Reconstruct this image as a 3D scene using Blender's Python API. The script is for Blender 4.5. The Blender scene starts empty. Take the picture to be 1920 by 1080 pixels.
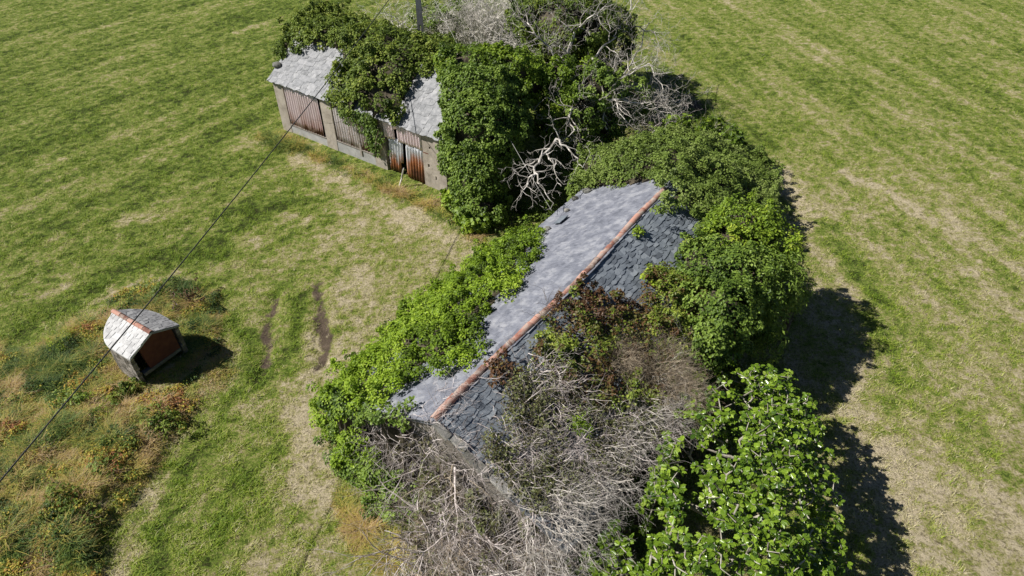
import bpy, math, random
import numpy as np
from mathutils import Vector

random.seed(11)
rng = np.random.default_rng(11)
scene = bpy.context.scene
COL = scene.collection

# ------------------------------------------------------------------ camera
FPX, PITCH, CAMH = 1280.0, math.radians(40.3), 18.0
cam_d = bpy.data.cameras.new("camera")
cam = bpy.data.objects.new("camera", cam_d)
COL.objects.link(cam)
cam.location = (0, 0, CAMH)
cam.rotation_euler = (math.radians(90) - PITCH, 0, 0)
cam_d.sensor_width = 36.0
cam_d.lens = 36.0 * FPX / 1920.0
cam_d.clip_start = 0.1
cam_d.clip_end = 2000
scene.camera = cam

# ------------------------------------------------------------------ light
SUN_EL = math.radians(44)
SX, SY = -1.0, -0.06
_n = math.hypot(SX, SY)
SUN = Vector((SX / _n * math.cos(SUN_EL), SY / _n * math.cos(SUN_EL), math.sin(SUN_EL)))
world = bpy.data.worlds.new("World")
scene.world = world
world.use_nodes = True
wn = world.node_tree
wn.nodes.clear()
sky = wn.nodes.new("ShaderNodeTexSky")
sky.sky_type = 'NISHITA'
sky.sun_disc = False
sky.air_density = 0.55
sky.dust_density = 0.2
sky.altitude = 300
sky.sun_elevation = SUN_EL
sky.sun_rotation = math.atan2(SX, SY)
bg = wn.nodes.new("ShaderNodeBackground")
bg.inputs[1].default_value = 0.05
wo = wn.nodes.new("ShaderNodeOutputWorld")
wn.links.new(sky.outputs[0], bg.inputs[0])
wn.links.new(bg.outputs[0], wo.inputs[0])
sl = bpy.data.lights.new("sun", 'SUN')
sl.energy = 5.0
sl.angle = math.radians(0.5)
sl.color = (1.0, 0.955, 0.89)
sun = bpy.data.objects.new("sun", sl)
COL.objects.link(sun)
sun.rotation_euler = SUN.to_track_quat('Z', 'Y').to_euler()
scene.view_settings.view_transform = 'Standard'
scene.view_settings.look = 'None'
scene.view_settings.gamma = 1
scene.view_settings.exposure = 0.48
scene.render.engine = 'CYCLES'
scene.cycles.max_bounces = 6
scene.cycles.transparent_max_bounces = 4

# ------------------------------------------------------------------ geometry of the view (pixel + height -> point)
_F = np.array([0, math.cos(PITCH), -math.sin(PITCH)])
_U = np.array([0, math.sin(PITCH), math.cos(PITCH)])
_R = np.array([1.0, 0, 0])
_C = np.array([0, 0, CAMH])

def ray(px, py):
    return _F * FPX + _R * (px - 960) + _U * (540 - py)

def at(px, py, z=0.0):
    d = ray(px, py)
    return _C + d * ((z - CAMH) / d[2])

def at_plane(px, py, p0, n):
    d = ray(px, py)
    return _C + d * (np.dot(np.asarray(p0) - _C, n) / np.dot(d, n))

# ------------------------------------------------------------------ noise
_T = {}
def vnoise(x, y, seed=0):
    if seed not in _T:
        _T[seed] = np.random.default_rng(1000 + seed).random((257, 257))
    t = _T[seed]
    x = np.asarray(x, float); y = np.asarray(y, float)
    xi = np.floor(x).astype(int); yi = np.floor(y).astype(int)
    fx = x - xi; fy = y - yi
    fx = fx * fx * (3 - 2 * fx); fy = fy * fy * (3 - 2 * fy)
    a = t[xi % 256, yi % 256]; b = t[(xi + 1) % 256, yi % 256]
    c = t[xi % 256, (yi + 1) % 256]; d = t[(xi + 1) % 256, (yi + 1) % 256]
    return (a * (1 - fx) + b * fx) * (1 - fy) + (c * (1 - fx) + d * fx) * fy

def fbm(x, y, seed=0, octv=4):
    s = 0; a = 0.5; n = 0
    for i in range(octv):
        s = s + a * vnoise(x * 2 ** i + 17.3 * i, y * 2 ** i + 5.1 * i, seed + i)
        n += a; a *= 0.55
    return s / n

# ------------------------------------------------------------------ object helpers
def tag(o, label=None, cat=None, group=None, kind=None):
    if label: o["label"] = label
    if cat: o["category"] = cat
    if group: o["group"] = group
    if kind: o["kind"] = kind
    return o

def thing(name, loc, label, cat, group=None):
    o = bpy.data.objects.new(name, None)
    o.empty_display_size = 0.3
    COL.objects.link(o)
    o.location = [float(v) for v in loc]
    return tag(o, label, cat, group)

def link_mesh(name, me, mat, parent=None):
    o = bpy.data.objects.new(name, me)
    COL.objects.link(o)
    if mat is not None:
        me.materials.append(mat)
    if parent is not None:
        o.parent = parent
        l = parent.matrix_basis.translation.copy()
        p = parent
        while p.parent is not None:
            p = p.parent
            l = l + p.matrix_basis.translation
        o.location = -l          # vertices are written in world coordinates
        # recentre so that the object's own origin sits on its mesh
        if len(me.vertices):
            co = np.empty(len(me.vertices) * 3, np.float32)
            me.vertices.foreach_get("co", co)
            co = co.reshape(-1, 3)
            c = co.mean(0)
            co -= c
            me.vertices.foreach_set("co", co.ravel())
            o.location = Vector(c.tolist()) - l
    return o

def np_mesh(name, verts, faces_flat, sizes, attrs=None, smooth=False):
    """verts (N,3), faces_flat loop vertex ids, sizes polygon sizes, attrs {name: per-vertex float}"""
    me = bpy.data.meshes.new(name)
    verts = np.ascontiguousarray(verts, np.float32)
    me.vertices.add(len(verts))
    me.vertices.foreach_set("co", verts.ravel())
    faces_flat = np.ascontiguousarray(faces_flat, np.int32)
    sizes = np.ascontiguousarray(sizes, np.int32)
    me.loops.add(len(faces_flat))
    me.loops.foreach_set("vertex_index", faces_flat)
    me.polygons.add(len(sizes))
    starts = np.concatenate([[0], np.cumsum(sizes)[:-1]]).astype(np.int32)
    me.polygons.foreach_set("loop_start", starts)
    me.polygons.foreach_set("loop_total", sizes)
    me.polygons.foreach_set("use_smooth", np.full(len(sizes), bool(smooth)))
    me.update(calc_edges=True)
    for k, v in (attrs or {}).items():
        a = me.attributes.new(k, 'FLOAT', 'POINT')
        a.data.foreach_set("value", np.ascontiguousarray(v, np.float32))
    return me

class MB:
    """collects boxes, prisms and tubes in world coordinates and links them as one mesh"""
    def __init__(self):
        self.v = []; self.f = []; self.t = []
    def add(self, verts, faces, tone=0.5):
        b = len(self.v)
        self.v += [tuple(float(c) for c in p) for p in verts]
        self.t += [tone] * len(verts)
        self.f += [tuple(b + i for i in f) for f in faces]
    def hexa(self, p, tone=0.5):           # p: 4 bottom then 4 top corners
        self.add(p, [(3, 2, 1, 0), (4, 5, 6, 7), (0, 1, 5, 4), (1, 2, 6, 5), (2, 3, 7, 6), (3, 0, 4, 7)], tone)
    def box(self, O, ax, ay, az, x0, x1, y0, y1, z0, z1, tone=0.5):
        O, ax, ay, az = map(np.asarray, (O, ax, ay, az))
        q = lambda x, y, z: O + ax * x + ay * y + az * z
        self.hexa([q(x0, y0, z0), q(x1, y0, z0), q(x1, y1, z0), q(x0, y1, z0),
                   q(x0, y0, z1), q(x1, y0, z1), q(x1, y1, z1), q(x0, y1, z1)], tone)
    def tube(self, pts, rad, n=8, tone=0.5, cap=True, half=False):
        pts = [np.asarray(p, float) for p in pts]
        if not hasattr(rad, '__len__'): rad = [rad] * len(pts)
        b = len(self.v)
        for i, p in enumerate(pts):
            d = pts[min(i + 1, len(pts) - 1)] - pts[max(i - 1, 0)]
            d /= max(np.linalg.norm(d), 1e-9)
            a = np.cross(d, [0, 0, 1.0])
            if np.linalg.norm(a) < 1e-3: a = np.array([1.0, 0, 0])
            a /= np.linalg.norm(a); c = np.cross(a, d)
            for k in range(n):
                t = 2 * math.pi * k / n
                w = p + rad[i] * (a * math.cos(t) + c * math.sin(t))
                self.v.append(tuple(w.tolist())); self.t.append(tone)
        for i in range(len(pts) - 1):
            for k in range(n):
                self.f.append((b + i * n + k, b + i * n + (k + 1) % n, b + (i + 1) * n + (k + 1) % n, b + (i + 1) * n + k))
        if cap:
            self.f.append(tuple(b + k for k in range(n))[::-1])
            self.f.append(tuple(b + (len(pts) - 1) * n + k for k in range(n)))
    def build(self, name, mat, parent=None, smooth=False):
        fl = [i for f in self.f for i in f]
        me = np_mesh(name, np.array(self.v, float).reshape(-1, 3), fl, [len(f) for f in self.f], {"tone": np.array(self.t)}, smooth)
        return link_mesh(name, me, mat, parent)

# ------------------------------------------------------------------ materials
def srgb(r, g, b):
    f = lambda c: (c / 255 / 12.92) if c / 255 <= 0.04045 else ((c / 255 + 0.055) / 1.055) ** 2.4
    return (f(r), f(g), f(b), 1)

def new_mat(name):
    m = bpy.data.materials.new(name)
    m.use_nodes = True
    nt = m.node_tree
    nt.nodes.clear()
    out = nt.nodes.new("ShaderNodeOutputMaterial")
    p = nt.nodes.new("ShaderNodeBsdfPrincipled")
    nt.links.new(p.outputs[0], out.inputs[0])
    return m, nt, p, out

def ramp(nt, stops, interp='LINEAR'):
    r = nt.nodes.new("ShaderNodeValToRGB")
    r.color_ramp.interpolation = interp
    el = r.color_ramp.elements
    while len(el) > 1: el.remove(el[-1])
    el[0].position = stops[0][0]; el[0].color = stops[0][1]
    for p, c in stops[1:]:
        e = el.new(p); e.color = c
    return r

def C4(r, g, b): return (r, g, b, 1)

def noise(nt, scale, detail=4, rough=0.6, vec=None, dist=0.0):
    n = nt.nodes.new("ShaderNodeTexNoise")
    n.inputs["Scale"].default_value = scale
    n.inputs["Detail"].default_value = detail
    n.inputs["Roughness"].default_value = rough
    n.inputs["Distortion"].default_value = dist
    if vec is None:
        g = nt.nodes.new("ShaderNodeNewGeometry")
        vec = g.outputs["Position"]
    nt.links.new(vec, n.inputs["Vector"])
    return n

def mathn(nt, op, a, b, clamp=False):
    m = nt.nodes.new("ShaderNodeMath"); m.operation = op; m.use_clamp = clamp
    for i, v in enumerate((a, b)):
        if hasattr(v, 'is_linked') or hasattr(v, 'links'): nt.links.new(v, m.inputs[i])
        else: m.inputs[i].default_value = v
    return m.outputs[0]

def mixc(nt, fac, a, b, mode='MIX'):
    m = nt.nodes.new("ShaderNodeMixRGB"); m.blend_type = mode
    for i, v in enumerate((fac, a, b)):
        if hasattr(v, 'links'): nt.links.new(v, m.inputs[i])
        else: m.inputs[i].default_value = v
    return m.outputs[0]

def attr(nt, name):
    a = nt.nodes.new("ShaderNodeAttribute"); a.attribute_name = name
    return a.outputs["Fac"]

def leaf_mat(name, stops, rough=0.45, trans=0.25, spec=0.5, nscale=1.2, namp=0.35):
    m, nt, p, out = new_mat(name)
    n = noise(nt, nscale, 3)
    f = mathn(nt, 'ADD', attr(nt, "tone"), mathn(nt, 'MULTIPLY', mathn(nt, 'SUBTRACT', n.outputs[0], 0.5), namp), True)
    r = ramp(nt, stops)
    nt.links.new(f, r.inputs[0])
    nt.links.new(r.outputs[0], p.inputs["Base Color"])
    p.inputs["Roughness"].default_value = rough
    p.inputs["Specular IOR Level"].default_value = spec
    if trans > 0:
        t = nt.nodes.new("ShaderNodeBsdfTranslucent")
        nt.links.new(r.outputs[0], t.inputs["Color"])
        mx = nt.nodes.new("ShaderNodeMixShader"); mx.inputs[0].default_value = trans
        nt.links.new(p.outputs[0], mx.inputs[1]); nt.links.new(t.outputs[0], mx.inputs[2])
        nt.links.new(mx.outputs[0], out.inputs[0])
    return m

def rough_mat(name, stops, nscale=6, detail=8, rough=0.9, bump=0.3, bdist=0.02, tone=0.6, extra=None, spec=0.3):
    """weathered surface: ramp over noise + per-piece tone attribute"""
    m, nt, p, out = new_mat(name)
    n = noise(nt, nscale, detail, 0.65)
    f = mathn(nt, 'ADD', n.outputs[0], mathn(nt, 'MULTIPLY', mathn(nt, 'SUBTRACT', attr(nt, "tone"), 0.5), tone), True)
    r = ramp(nt, stops)
    nt.links.new(f, r.inputs[0])
    col = r.outputs[0]
    if extra: col = extra(nt, col)
    nt.links.new(col, p.inputs["Base Color"])
    p.inputs["Roughness"].default_value = rough
    p.inputs["Specular IOR Level"].default_value = spec
    if bump:
        b = nt.nodes.new("ShaderNodeBump"); b.inputs["Strength"].default_value = bump; b.inputs["Distance"].default_value = bdist
        nb = noise(nt, nscale * 4, 6, 0.7)
        nt.links.new(nb.outputs[0], b.inputs["Height"]); nt.links.new(b.outputs[0], p.inputs["Normal"])
    return m

M = {}
M['ivy'] = leaf_mat('ivy_leaf', [(0, C4(.03, .055, .010)), (.35, C4(.095, .16, .022)), (.7, C4(.185, .275, .038)), (1, C4(.28, .38, .08))], 0.5, .25, .3)
M['hedge'] = leaf_mat('bright_ivy_leaf', [(0, C4(.04, .07, .008)), (.35, C4(.125, .205, .012)), (.7, C4(.235, .36, .018)), (1, C4(.36, .48, .05))], 0.55, 0.3, .3)
M['dkivy'] = leaf_mat('dark_ivy_leaf', [(0, C4(.022, .042, .008)), (.4, C4(.085, .130, .019)), (.75, C4(.165, .23, .03)), (1, C4(.26, .31, .05))], 0.55, .25, .25)
M['olive'] = leaf_mat('olive_leaf', [(0, C4(.04, .065, .012)), (.4, C4(.125, .185, .030)), (.75, C4(.20, .28, .05)), (1, C4(.26, .33, .09))], 0.55, .25, .3)
M['yellowgreen'] = leaf_mat('yellow_green_leaf', [(0, C4(.05, .09, .01)), (.4, C4(.13, .21, .018)), (.75, C4(.25, .36, .03)), (1, C4(.38, .46, .05))], 0.5, 0.3, .3)
M['fig'] = leaf_mat('fig_leaf', [(0, C4(.05, .105, .012)), (.4, C4(.145, .24, .018)), (.75, C4(.24, .36, .033)), (1, C4(.36, .47, .08))], 0.3, 0.25, 0.5)
M['bramble'] = leaf_mat('bramble_leaf', [(0, C4(.07, .035, .018)), (.28, C4(.15, .075, .03)), (.42, C4(.14, .105, .03)), (.6, C4(.11, .15, .02)), (.85, C4(.21, .29, .03)), (1, C4(.32, .36, .06))], 0.5, 0.25, 0.4, 1.3, 0.9)
M['gorse'] = leaf_mat('dry_olive_leaf', [(0, C4(.06, .05, .02)), (.4, C4(.12, .12, .04)), (.75, C4(.15, .18, .05)), (1, C4(.24, .25, .09))], 0.6)

def bark(name, c0, c1, c2, sc=5):
    return rough_mat(name, [(.25, C4(*c0)), (.5, C4(*c1)), (.75, C4(*c2))], sc, 4, 0.85, 0, tone=0.7)
M['stems'] = bark('foliage_core', (.03, .025, .015), (.055, .045, .028), (.09, .075, .05))  # dark brown, for the added core bodies inside the foliage
M['deadwhite'] = bark('bleached_dead_wood', (.34, .32, .285), (.54, .51, .455), (.74, .70, .64))
M['deadtan'] = bark('tan_dead_twigs', (.17, .13, .085), (.31, .25, .175), (.46, .39, .29))
M['deadpale'] = bark('pale_dead_wood', (.24, .22, .19), (.42, .39, .345), (.62, .58, .53))
M['deadgrey'] = bark('grey_dead_twigs', (.26, .215, .20), (.46, .405, .38), (.65, .59, .56))
M['deadbrown'] = bark('brown_dead_twigs', (.10, .075, .05), (.19, .145, .10), (.31, .25, .19))
M['figbark'] = bark('fig_bark', (.2, .18, .14), (.32, .29, .24), (.45, .42, .36))
M['bark'] = bark('dark_bark', (.05, .04, .03), (.1, .08, .06), (.16, .14, .11))

# ------------------------------------------------------------------ leaf clouds
def T_leaf():      # folded pointed leaf, length 1 along +x, base at origin
    v = np.array([(0, 0, 0), (.45, .36, .10), (1, 0, -.06), (.45, -.36, .10)], float)
    return v, [(0, 2, 1), (0, 3, 2)]
def T_round():
    v = np.array([(0, 0, 0), (.2, .38, .06), (.65, .42, .03), (1, 0, -.08), (.65, -.42, .03), (.2, -.38, .06)], float)
    return v, [(0, 3, 2, 1), (0, 5, 4, 3)]
def T_fig():
    v = np.array([(0, 0, 0), (.10, .22, .03), (.34, .40, .0), (.44, .31, .05), (.68, .38, -.02), (.76, .22, .04), (1.02, 0, -.12),
                  (.76, -.22, .04), (.68, -.38, -.02), (.44, -.31, .05), (.34, -.40, .0), (.10, -.22, .03)], float)
    return v, [(0, 3, 2, 1), (0, 5, 4, 3), (0, 6, 5), (0, 7, 6), (0, 9, 8, 7), (0, 11, 10, 9)]
def T_thin():
    v = np.array([(0, 0, 0), (.5, .13, .04), (1, 0, -.1), (.5, -.13, .04)], float)
    return v, [(0, 2, 1), (0, 3, 2)]

def frames(normals, dirs=None):
    n = normals / np.maximum(np.linalg.norm(normals, axis=1, keepdims=True), 1e-9)
    if dirs is None:
        dirs = rng.normal(size=n.shape)
    x = dirs - (dirs * n).sum(1, keepdims=True) * n
    x /= np.maximum(np.linalg.norm(x, axis=1, keepdims=True), 1e-9)
    y = np.cross(n, x)
    return x, y, n

def cloud_mesh(name, pts, normals, size, tone, tmpl, dirs=None):
    tv, tf = tmpl
    x, y, n = frames(normals, dirs)
    V = (pts[:, None, :] + size[:, None, None] * (tv[None, :, 0:1] * x[:, None] + tv[None, :, 1:2] * y[:, None] + tv[None, :, 2:3] * n[:, None]))
    k = len(tv); N = len(pts)
    flat = np.concatenate([np.array(f) for f in tf])
    F_ = (flat[None, :] + (np.arange(N) * k)[:, None]).ravel()
    S_ = np.tile(np.array([len(f) for f in tf]), N)
    return np_mesh(name, V.reshape(-1, 3), F_, S_, {"tone": np.repeat(tone, k)})

def clumps_to_leaves(C, Nn, rc, per, leaf, tonec, flat=0.55, up=0.35):
    """clump centres -> leaves lying on little outward-facing domes"""
    M_ = len(C)
    rep = np.repeat(np.arange(M_), per)
    d = rng.normal(size=(M_ * per, 3))
    d /= np.linalg.norm(d, axis=1, keepdims=True)
    nn = Nn[rep]
    s = (d * nn).sum(1)
    d = np.where(s[:, None] < -0.15, d - 2 * s[:, None] * nn, d)
    rad = rc[rep] * (0.65 + 0.4 * rng.random(len(rep)))
    p = C[rep] + d * rad[:, None]
    ln = d * flat + nn * 0.3 + np.array([0, 0, up]) + rng.normal(size=d.shape) * 0.33
    sz = leaf * (0.65 + 0.7 * rng.random(len(rep)))
    tn = np.clip(tonec[rep] + rng.normal(size=len(rep)) * 0.13, 0, 1)
    dirs = d + np.array([0, 0, -0.4]) + rng.normal(size=d.shape) * 0.5
    return p, ln, sz, tn, dirs

def sprigs(C, Nn, R_):
    """uneven outline: bumps of three sizes, and single shoots that stand proud of the mass"""
    b = fbm(C[:, 0] * 1.9 + C[:, 2] * 1.1, C[:, 1] * 1.9 - C[:, 2] * .7, 210, 3) - .5
    C = C + Nn * (b * .75)[:, None]
    C[:, 2] = np.maximum(C[:, 2], .08)
    k = rng.random(len(C)) < .10
    base, nn = C[k], Nn[k]
    out = [C]; on = [Nn]; orr = [R_]
    d = nn + rng.normal(size=nn.shape) * .45 + np.array([0, 0, .35]); d /= np.linalg.norm(d, axis=1, keepdims=True)
    L = .15 + .4 * rng.random(len(base)) ** 2
    for f_, r_ in ((.6, .55), (1.0, .38)):
        out.append(base + d * (L * f_ + .1)[:, None]); on.append(d); orr.append(R_[k] * r_)
    return np.concatenate(out), np.concatenate(on), np.concatenate(orr)

def in_poly(x, y, poly):
    inside = np.zeros(len(x), bool)
    n = len(poly)
    for i in range(n):
        x0, y0 = poly[i][:2]; x1, y1 = poly[(i + 1) % n][:2]
        c = ((y0 > y) != (y1 > y)) & (x < (x1 - x0) * (y - y0) / (y1 - y0 + 1e-12) + x0)
        inside ^= c
    return inside

def rbf(cp):
    P_ = np.array([c[:2] for c in cp]); z = np.array([c[2] for c in cp])
    D = np.linalg.norm(P_[:, None] - P_[None], axis=2)
    A = np.block([[D, np.ones((len(P_), 1))], [np.ones((1, len(P_))), np.zeros((1, 1))]])
    w = np.linalg.lstsq(A, np.concatenate([z, [0]]), rcond=None)[0]
    def f(x, y):
        x = np.asarray(x, float); y = np.asarray(y, float)
        out = np.full(x.shape, w[-1])
        for i in range(len(P_)):
            out = out + w[i] * np.hypot(x - P_[i, 0], y - P_[i, 1])
        return out
    return f

def seg_dist(x, y, poly, closed=True):
    d = np.full(np.shape(x), 1e9)
    n = len(poly)
    for i in range(n if closed else n - 1):
        ax, ay = poly[i][:2]; bx, by = poly[(i + 1) % n][:2]
        vx, vy = bx - ax, by - ay
        t = np.clip(((x - ax) * vx + (y - ay) * vy) / (vx * vx + vy * vy + 1e-9), 0, 1)
        d = np.minimum(d, np.hypot(x - ax - t * vx, y - ay - t * vy))
    return d

def mass(parent, outline, inner, mat, leaf=0.12, rc=(0.18, 0.34), cover=1.25, per=34, amp=0.35, nsc=0.9, tone=0.5, tvar=0.22,
         seed=0, tmpl=None, floor=None, body=True, name='foliage', skirt=True, up=0.35, ragged=0.12, under=0.22, minz=None, dens=1.0):
    """a mass of foliage given as outline points and inner height points (world x, y, z)"""
    cp = [tuple(p) for p in outline] + [tuple(p) for p in inner]
    f = rbf(cp)
    poly = [tuple(p) for p in outline]
    xs = [p[0] for p in poly]; ys = [p[1] for p in poly]
    x0, x1, y0, y1 = min(xs) - .3, max(xs) + .3, min(ys) - .3, max(ys) + .3
    def top(x, y):
        e = np.clip(seg_dist(x, y, poly) / 0.8, 0, 1)
        z = f(x, y) + amp * (fbm(x * nsc, y * nsc, 40 + seed, 3) - 0.5) * 2 * (0.25 + 0.75 * e)
        if minz is not None:
            m_ = minz(x, y) + .12 + .45 * fbm(x * nsc * 1.4, y * nsc * 1.4, 140 + seed, 3) * e
            z = np.maximum(z, m_)
        return z
    rcm = sum(rc) / 2
    # candidates on a fine grid weighted by true surface area
    n_try = int((x1 - x0) * (y1 - y0) * 60)
    X = x0 + rng.random(n_try) * (x1 - x0); Y = y0 + rng.random(n_try) * (y1 - y0)
    wob = ragged * (fbm(X * 2.2, Y * 2.2, 70 + seed, 2) - 0.5) * 4
    di = seg_dist(X, Y, poly)
    ins = in_poly(X, Y, poly)
    sd = np.where(ins, di, -di)
    k = sd + wob > 0
    X, Y = X[k], Y[k]
    e = 0.12
    Z = top(X, Y)
    gx = (top(X + e, Y) - top(X - e, Y)) / (2 * e); gy = (top(X, Y + e) - top(X, Y - e)) / (2 * e)
    area = np.sqrt(1 + gx ** 2 + gy ** 2)
    p_keep = cover / (math.pi * rcm ** 2) / 60 * np.minimum(area, 5)
    k = rng.random(len(X)) < p_keep
    X, Y, Z, gx, gy = X[k], Y[k], Z[k], gx[k], gy[k]
    # steep places: spread along the fall line
    Nn = np.stack([-gx, -gy, np.ones_like(gx)], 1); Nn /= np.linalg.norm(Nn, axis=1, keepdims=True)
    C = np.stack([X, Y, Z], 1)
    if skirt:
        sk = []; skn = []
        cx, cy = np.mean(xs), np.mean(ys)
        for i in range(len(poly)):
            a = np.array(outline[i]); b = np.array(outline[(i + 1) % len(poly)])
            L = np.linalg.norm(b[:2] - a[:2])
            zt = min(a[2], b[2])
            if zt < 0.55: continue
            mx, my = (a[:2] + b[:2]) / 2
            nrm = np.array([b[1] - a[1], -(b[0] - a[0])]); nrm /= max(np.linalg.norm(nrm), 1e-6)
            if in_poly(np.array([mx + nrm[0] * .15]), np.array([my + nrm[1] * .15]), poly)[0]: nrm = -nrm
            if floor is not None and floor(mx + nrm[0] * .3, my + nrm[1] * .3): continue
            cnt = int(L * zt * cover / (math.pi * rcm ** 2) * 0.8) + 1
            t = rng.random(cnt); h = rng.random(cnt)
            q = a[None] * (1 - t[:, None]) + b[None] * t[:, None]
            q[:, 2] *= h
            bulge = 0.25 * (fbm(q[:, 0] * 1.3 + q[:, 2], q[:, 1] * 1.3, 90 + seed, 2) - 0.3)
            q[:, 0] += nrm[0] * bulge; q[:, 1] += nrm[1] * bulge
            sk.append(q); skn.append(np.tile([nrm[0], nrm[1], 0.25], (cnt, 1)))
        if sk:
            C = np.concatenate([C] + sk); Nn = np.concatenate([Nn] + skn)
    C[:, 2] = np.maximum(C[:, 2], 0.08)
    C = C + rng.normal(size=C.shape) * 0.05
    R_ = rc[0] + (rc[1] - rc[0]) * rng.random(len(C))
    C, Nn, R_ = sprigs(C, Nn, R_)
    tn = tone + tvar * (fbm(C[:, 0] * 0.8, C[:, 1] * 0.8, 60 + seed, 3) - 0.5) * 3.4 + rng.normal(size=len(C)) * 0.13
    out = clumps_to_leaves(C, Nn, R_, per, leaf, tn, up=up)
    me = cloud_mesh(name, *out[:4], tmpl or T_leaf(), out[4])
    link_mesh(name, me, mat, parent)
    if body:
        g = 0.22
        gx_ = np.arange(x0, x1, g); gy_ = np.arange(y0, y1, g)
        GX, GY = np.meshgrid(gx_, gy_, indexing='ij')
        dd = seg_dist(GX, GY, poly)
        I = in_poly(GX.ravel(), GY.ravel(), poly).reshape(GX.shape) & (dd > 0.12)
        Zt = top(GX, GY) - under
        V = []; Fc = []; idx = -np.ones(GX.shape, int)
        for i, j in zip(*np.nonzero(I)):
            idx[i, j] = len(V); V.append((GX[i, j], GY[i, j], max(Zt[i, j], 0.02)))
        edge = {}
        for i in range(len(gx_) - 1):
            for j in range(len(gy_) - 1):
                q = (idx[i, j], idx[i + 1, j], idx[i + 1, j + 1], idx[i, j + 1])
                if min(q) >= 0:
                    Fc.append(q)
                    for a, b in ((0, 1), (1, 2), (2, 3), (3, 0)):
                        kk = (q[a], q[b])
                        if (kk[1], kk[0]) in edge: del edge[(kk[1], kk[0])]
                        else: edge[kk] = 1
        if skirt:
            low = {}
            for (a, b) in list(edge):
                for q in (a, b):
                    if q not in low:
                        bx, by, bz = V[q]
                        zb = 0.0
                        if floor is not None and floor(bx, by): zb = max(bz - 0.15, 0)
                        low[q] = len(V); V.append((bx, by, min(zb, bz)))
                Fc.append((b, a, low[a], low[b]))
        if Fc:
            me = np_mesh('stems', np.array(V), [i for q in Fc for i in q], [4] * len(Fc), {"tone": rng.random(len(V))})  # added solid dark core under the leaf layer, blocks the view through
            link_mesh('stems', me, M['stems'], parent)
    return top

def blobs(parent, bl, mat, leaf=0.13, rc=(.18, .36), cover=1.2, per=34, tone=.5, tvar=.22, seed=0, tmpl=None, name='crown', lump=.35, body=True, up=.35, shrink=.73, hole=0.0):
    """crown as a union of lumpy ellipsoids: (x,y,z,rx,ry,rz)"""
    B = np.array(bl, float)
    CC = []; NN = []
    rcm = sum(rc) / 2
    for i, b in enumerate(B):
        a = 4 * math.pi * ((b[3] * b[4]) ** 1.6 / 3 + (b[3] * b[5]) ** 1.6 / 3 + (b[4] * b[5]) ** 1.6 / 3) ** (1 / 1.6)
        n = int(a * cover / (math.pi * rcm ** 2))
        d = rng.normal(size=(n, 3)); d /= np.linalg.norm(d, axis=1, keepdims=True)
        s = 1 + lump * (fbm(d[:, 0] * 1.8 + 3 * i + 9, d[:, 1] * 1.8 + d[:, 2] * 1.7 + 9, 50 + seed, 3) - 0.5) * 2
        p = b[:3] + d * b[3:6] * s[:, None]
        nr = d / b[3:6]; nr /= np.linalg.norm(nr, axis=1, keepdims=True)
        ok = p[:, 2] > 0.1
        if hole: ok &= fbm(p[:, 0] * 1.1 + p[:, 2], p[:, 1] * 1.1 + p[:, 2] * .7, 30 + seed, 3) > hole
        for j, c in enumerate(B):
            if j != i:
                ok &= (((p - c[:3]) / c[3:6]) ** 2).sum(1) > 0.62
        CC.append(p[ok]); NN.append(nr[ok])
    C = np.concatenate(CC); Nn = np.concatenate(NN)
    R_ = rc[0] + (rc[1] - rc[0]) * rng.random(len(C))
    C, Nn, R_ = sprigs(C, Nn, R_)
    tn = tone + tvar * (fbm(C[:, 0] * 0.9 + C[:, 2] * .5, C[:, 1] * 0.9 + C[:, 2] * .5, 60 + seed, 3) - 0.5) * 3.4 + rng.normal(size=len(C)) * .12
    o = clumps_to_leaves(C, Nn, R_, per, leaf, tn, up=up)
    link_mesh(name, cloud_mesh(name, *o[:4], tmpl or T_leaf(), o[4]), mat, parent)
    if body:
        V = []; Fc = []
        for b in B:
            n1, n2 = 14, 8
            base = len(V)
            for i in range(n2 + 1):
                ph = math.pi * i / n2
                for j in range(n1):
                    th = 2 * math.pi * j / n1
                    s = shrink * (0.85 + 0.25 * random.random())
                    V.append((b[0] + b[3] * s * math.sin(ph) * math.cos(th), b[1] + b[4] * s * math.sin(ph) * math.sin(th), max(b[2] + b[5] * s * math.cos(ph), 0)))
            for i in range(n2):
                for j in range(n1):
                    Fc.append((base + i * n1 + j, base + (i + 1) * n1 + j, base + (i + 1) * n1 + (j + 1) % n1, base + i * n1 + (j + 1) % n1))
        me = np_mesh('stems', np.array(V), [i for q in Fc for i in q], [4] * len(Fc), {"tone": rng.random(len(V))})  # added dark ellipsoid cores filling the crown, so nothing shows through
        link_mesh('stems', me, M['stems'], parent)

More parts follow.
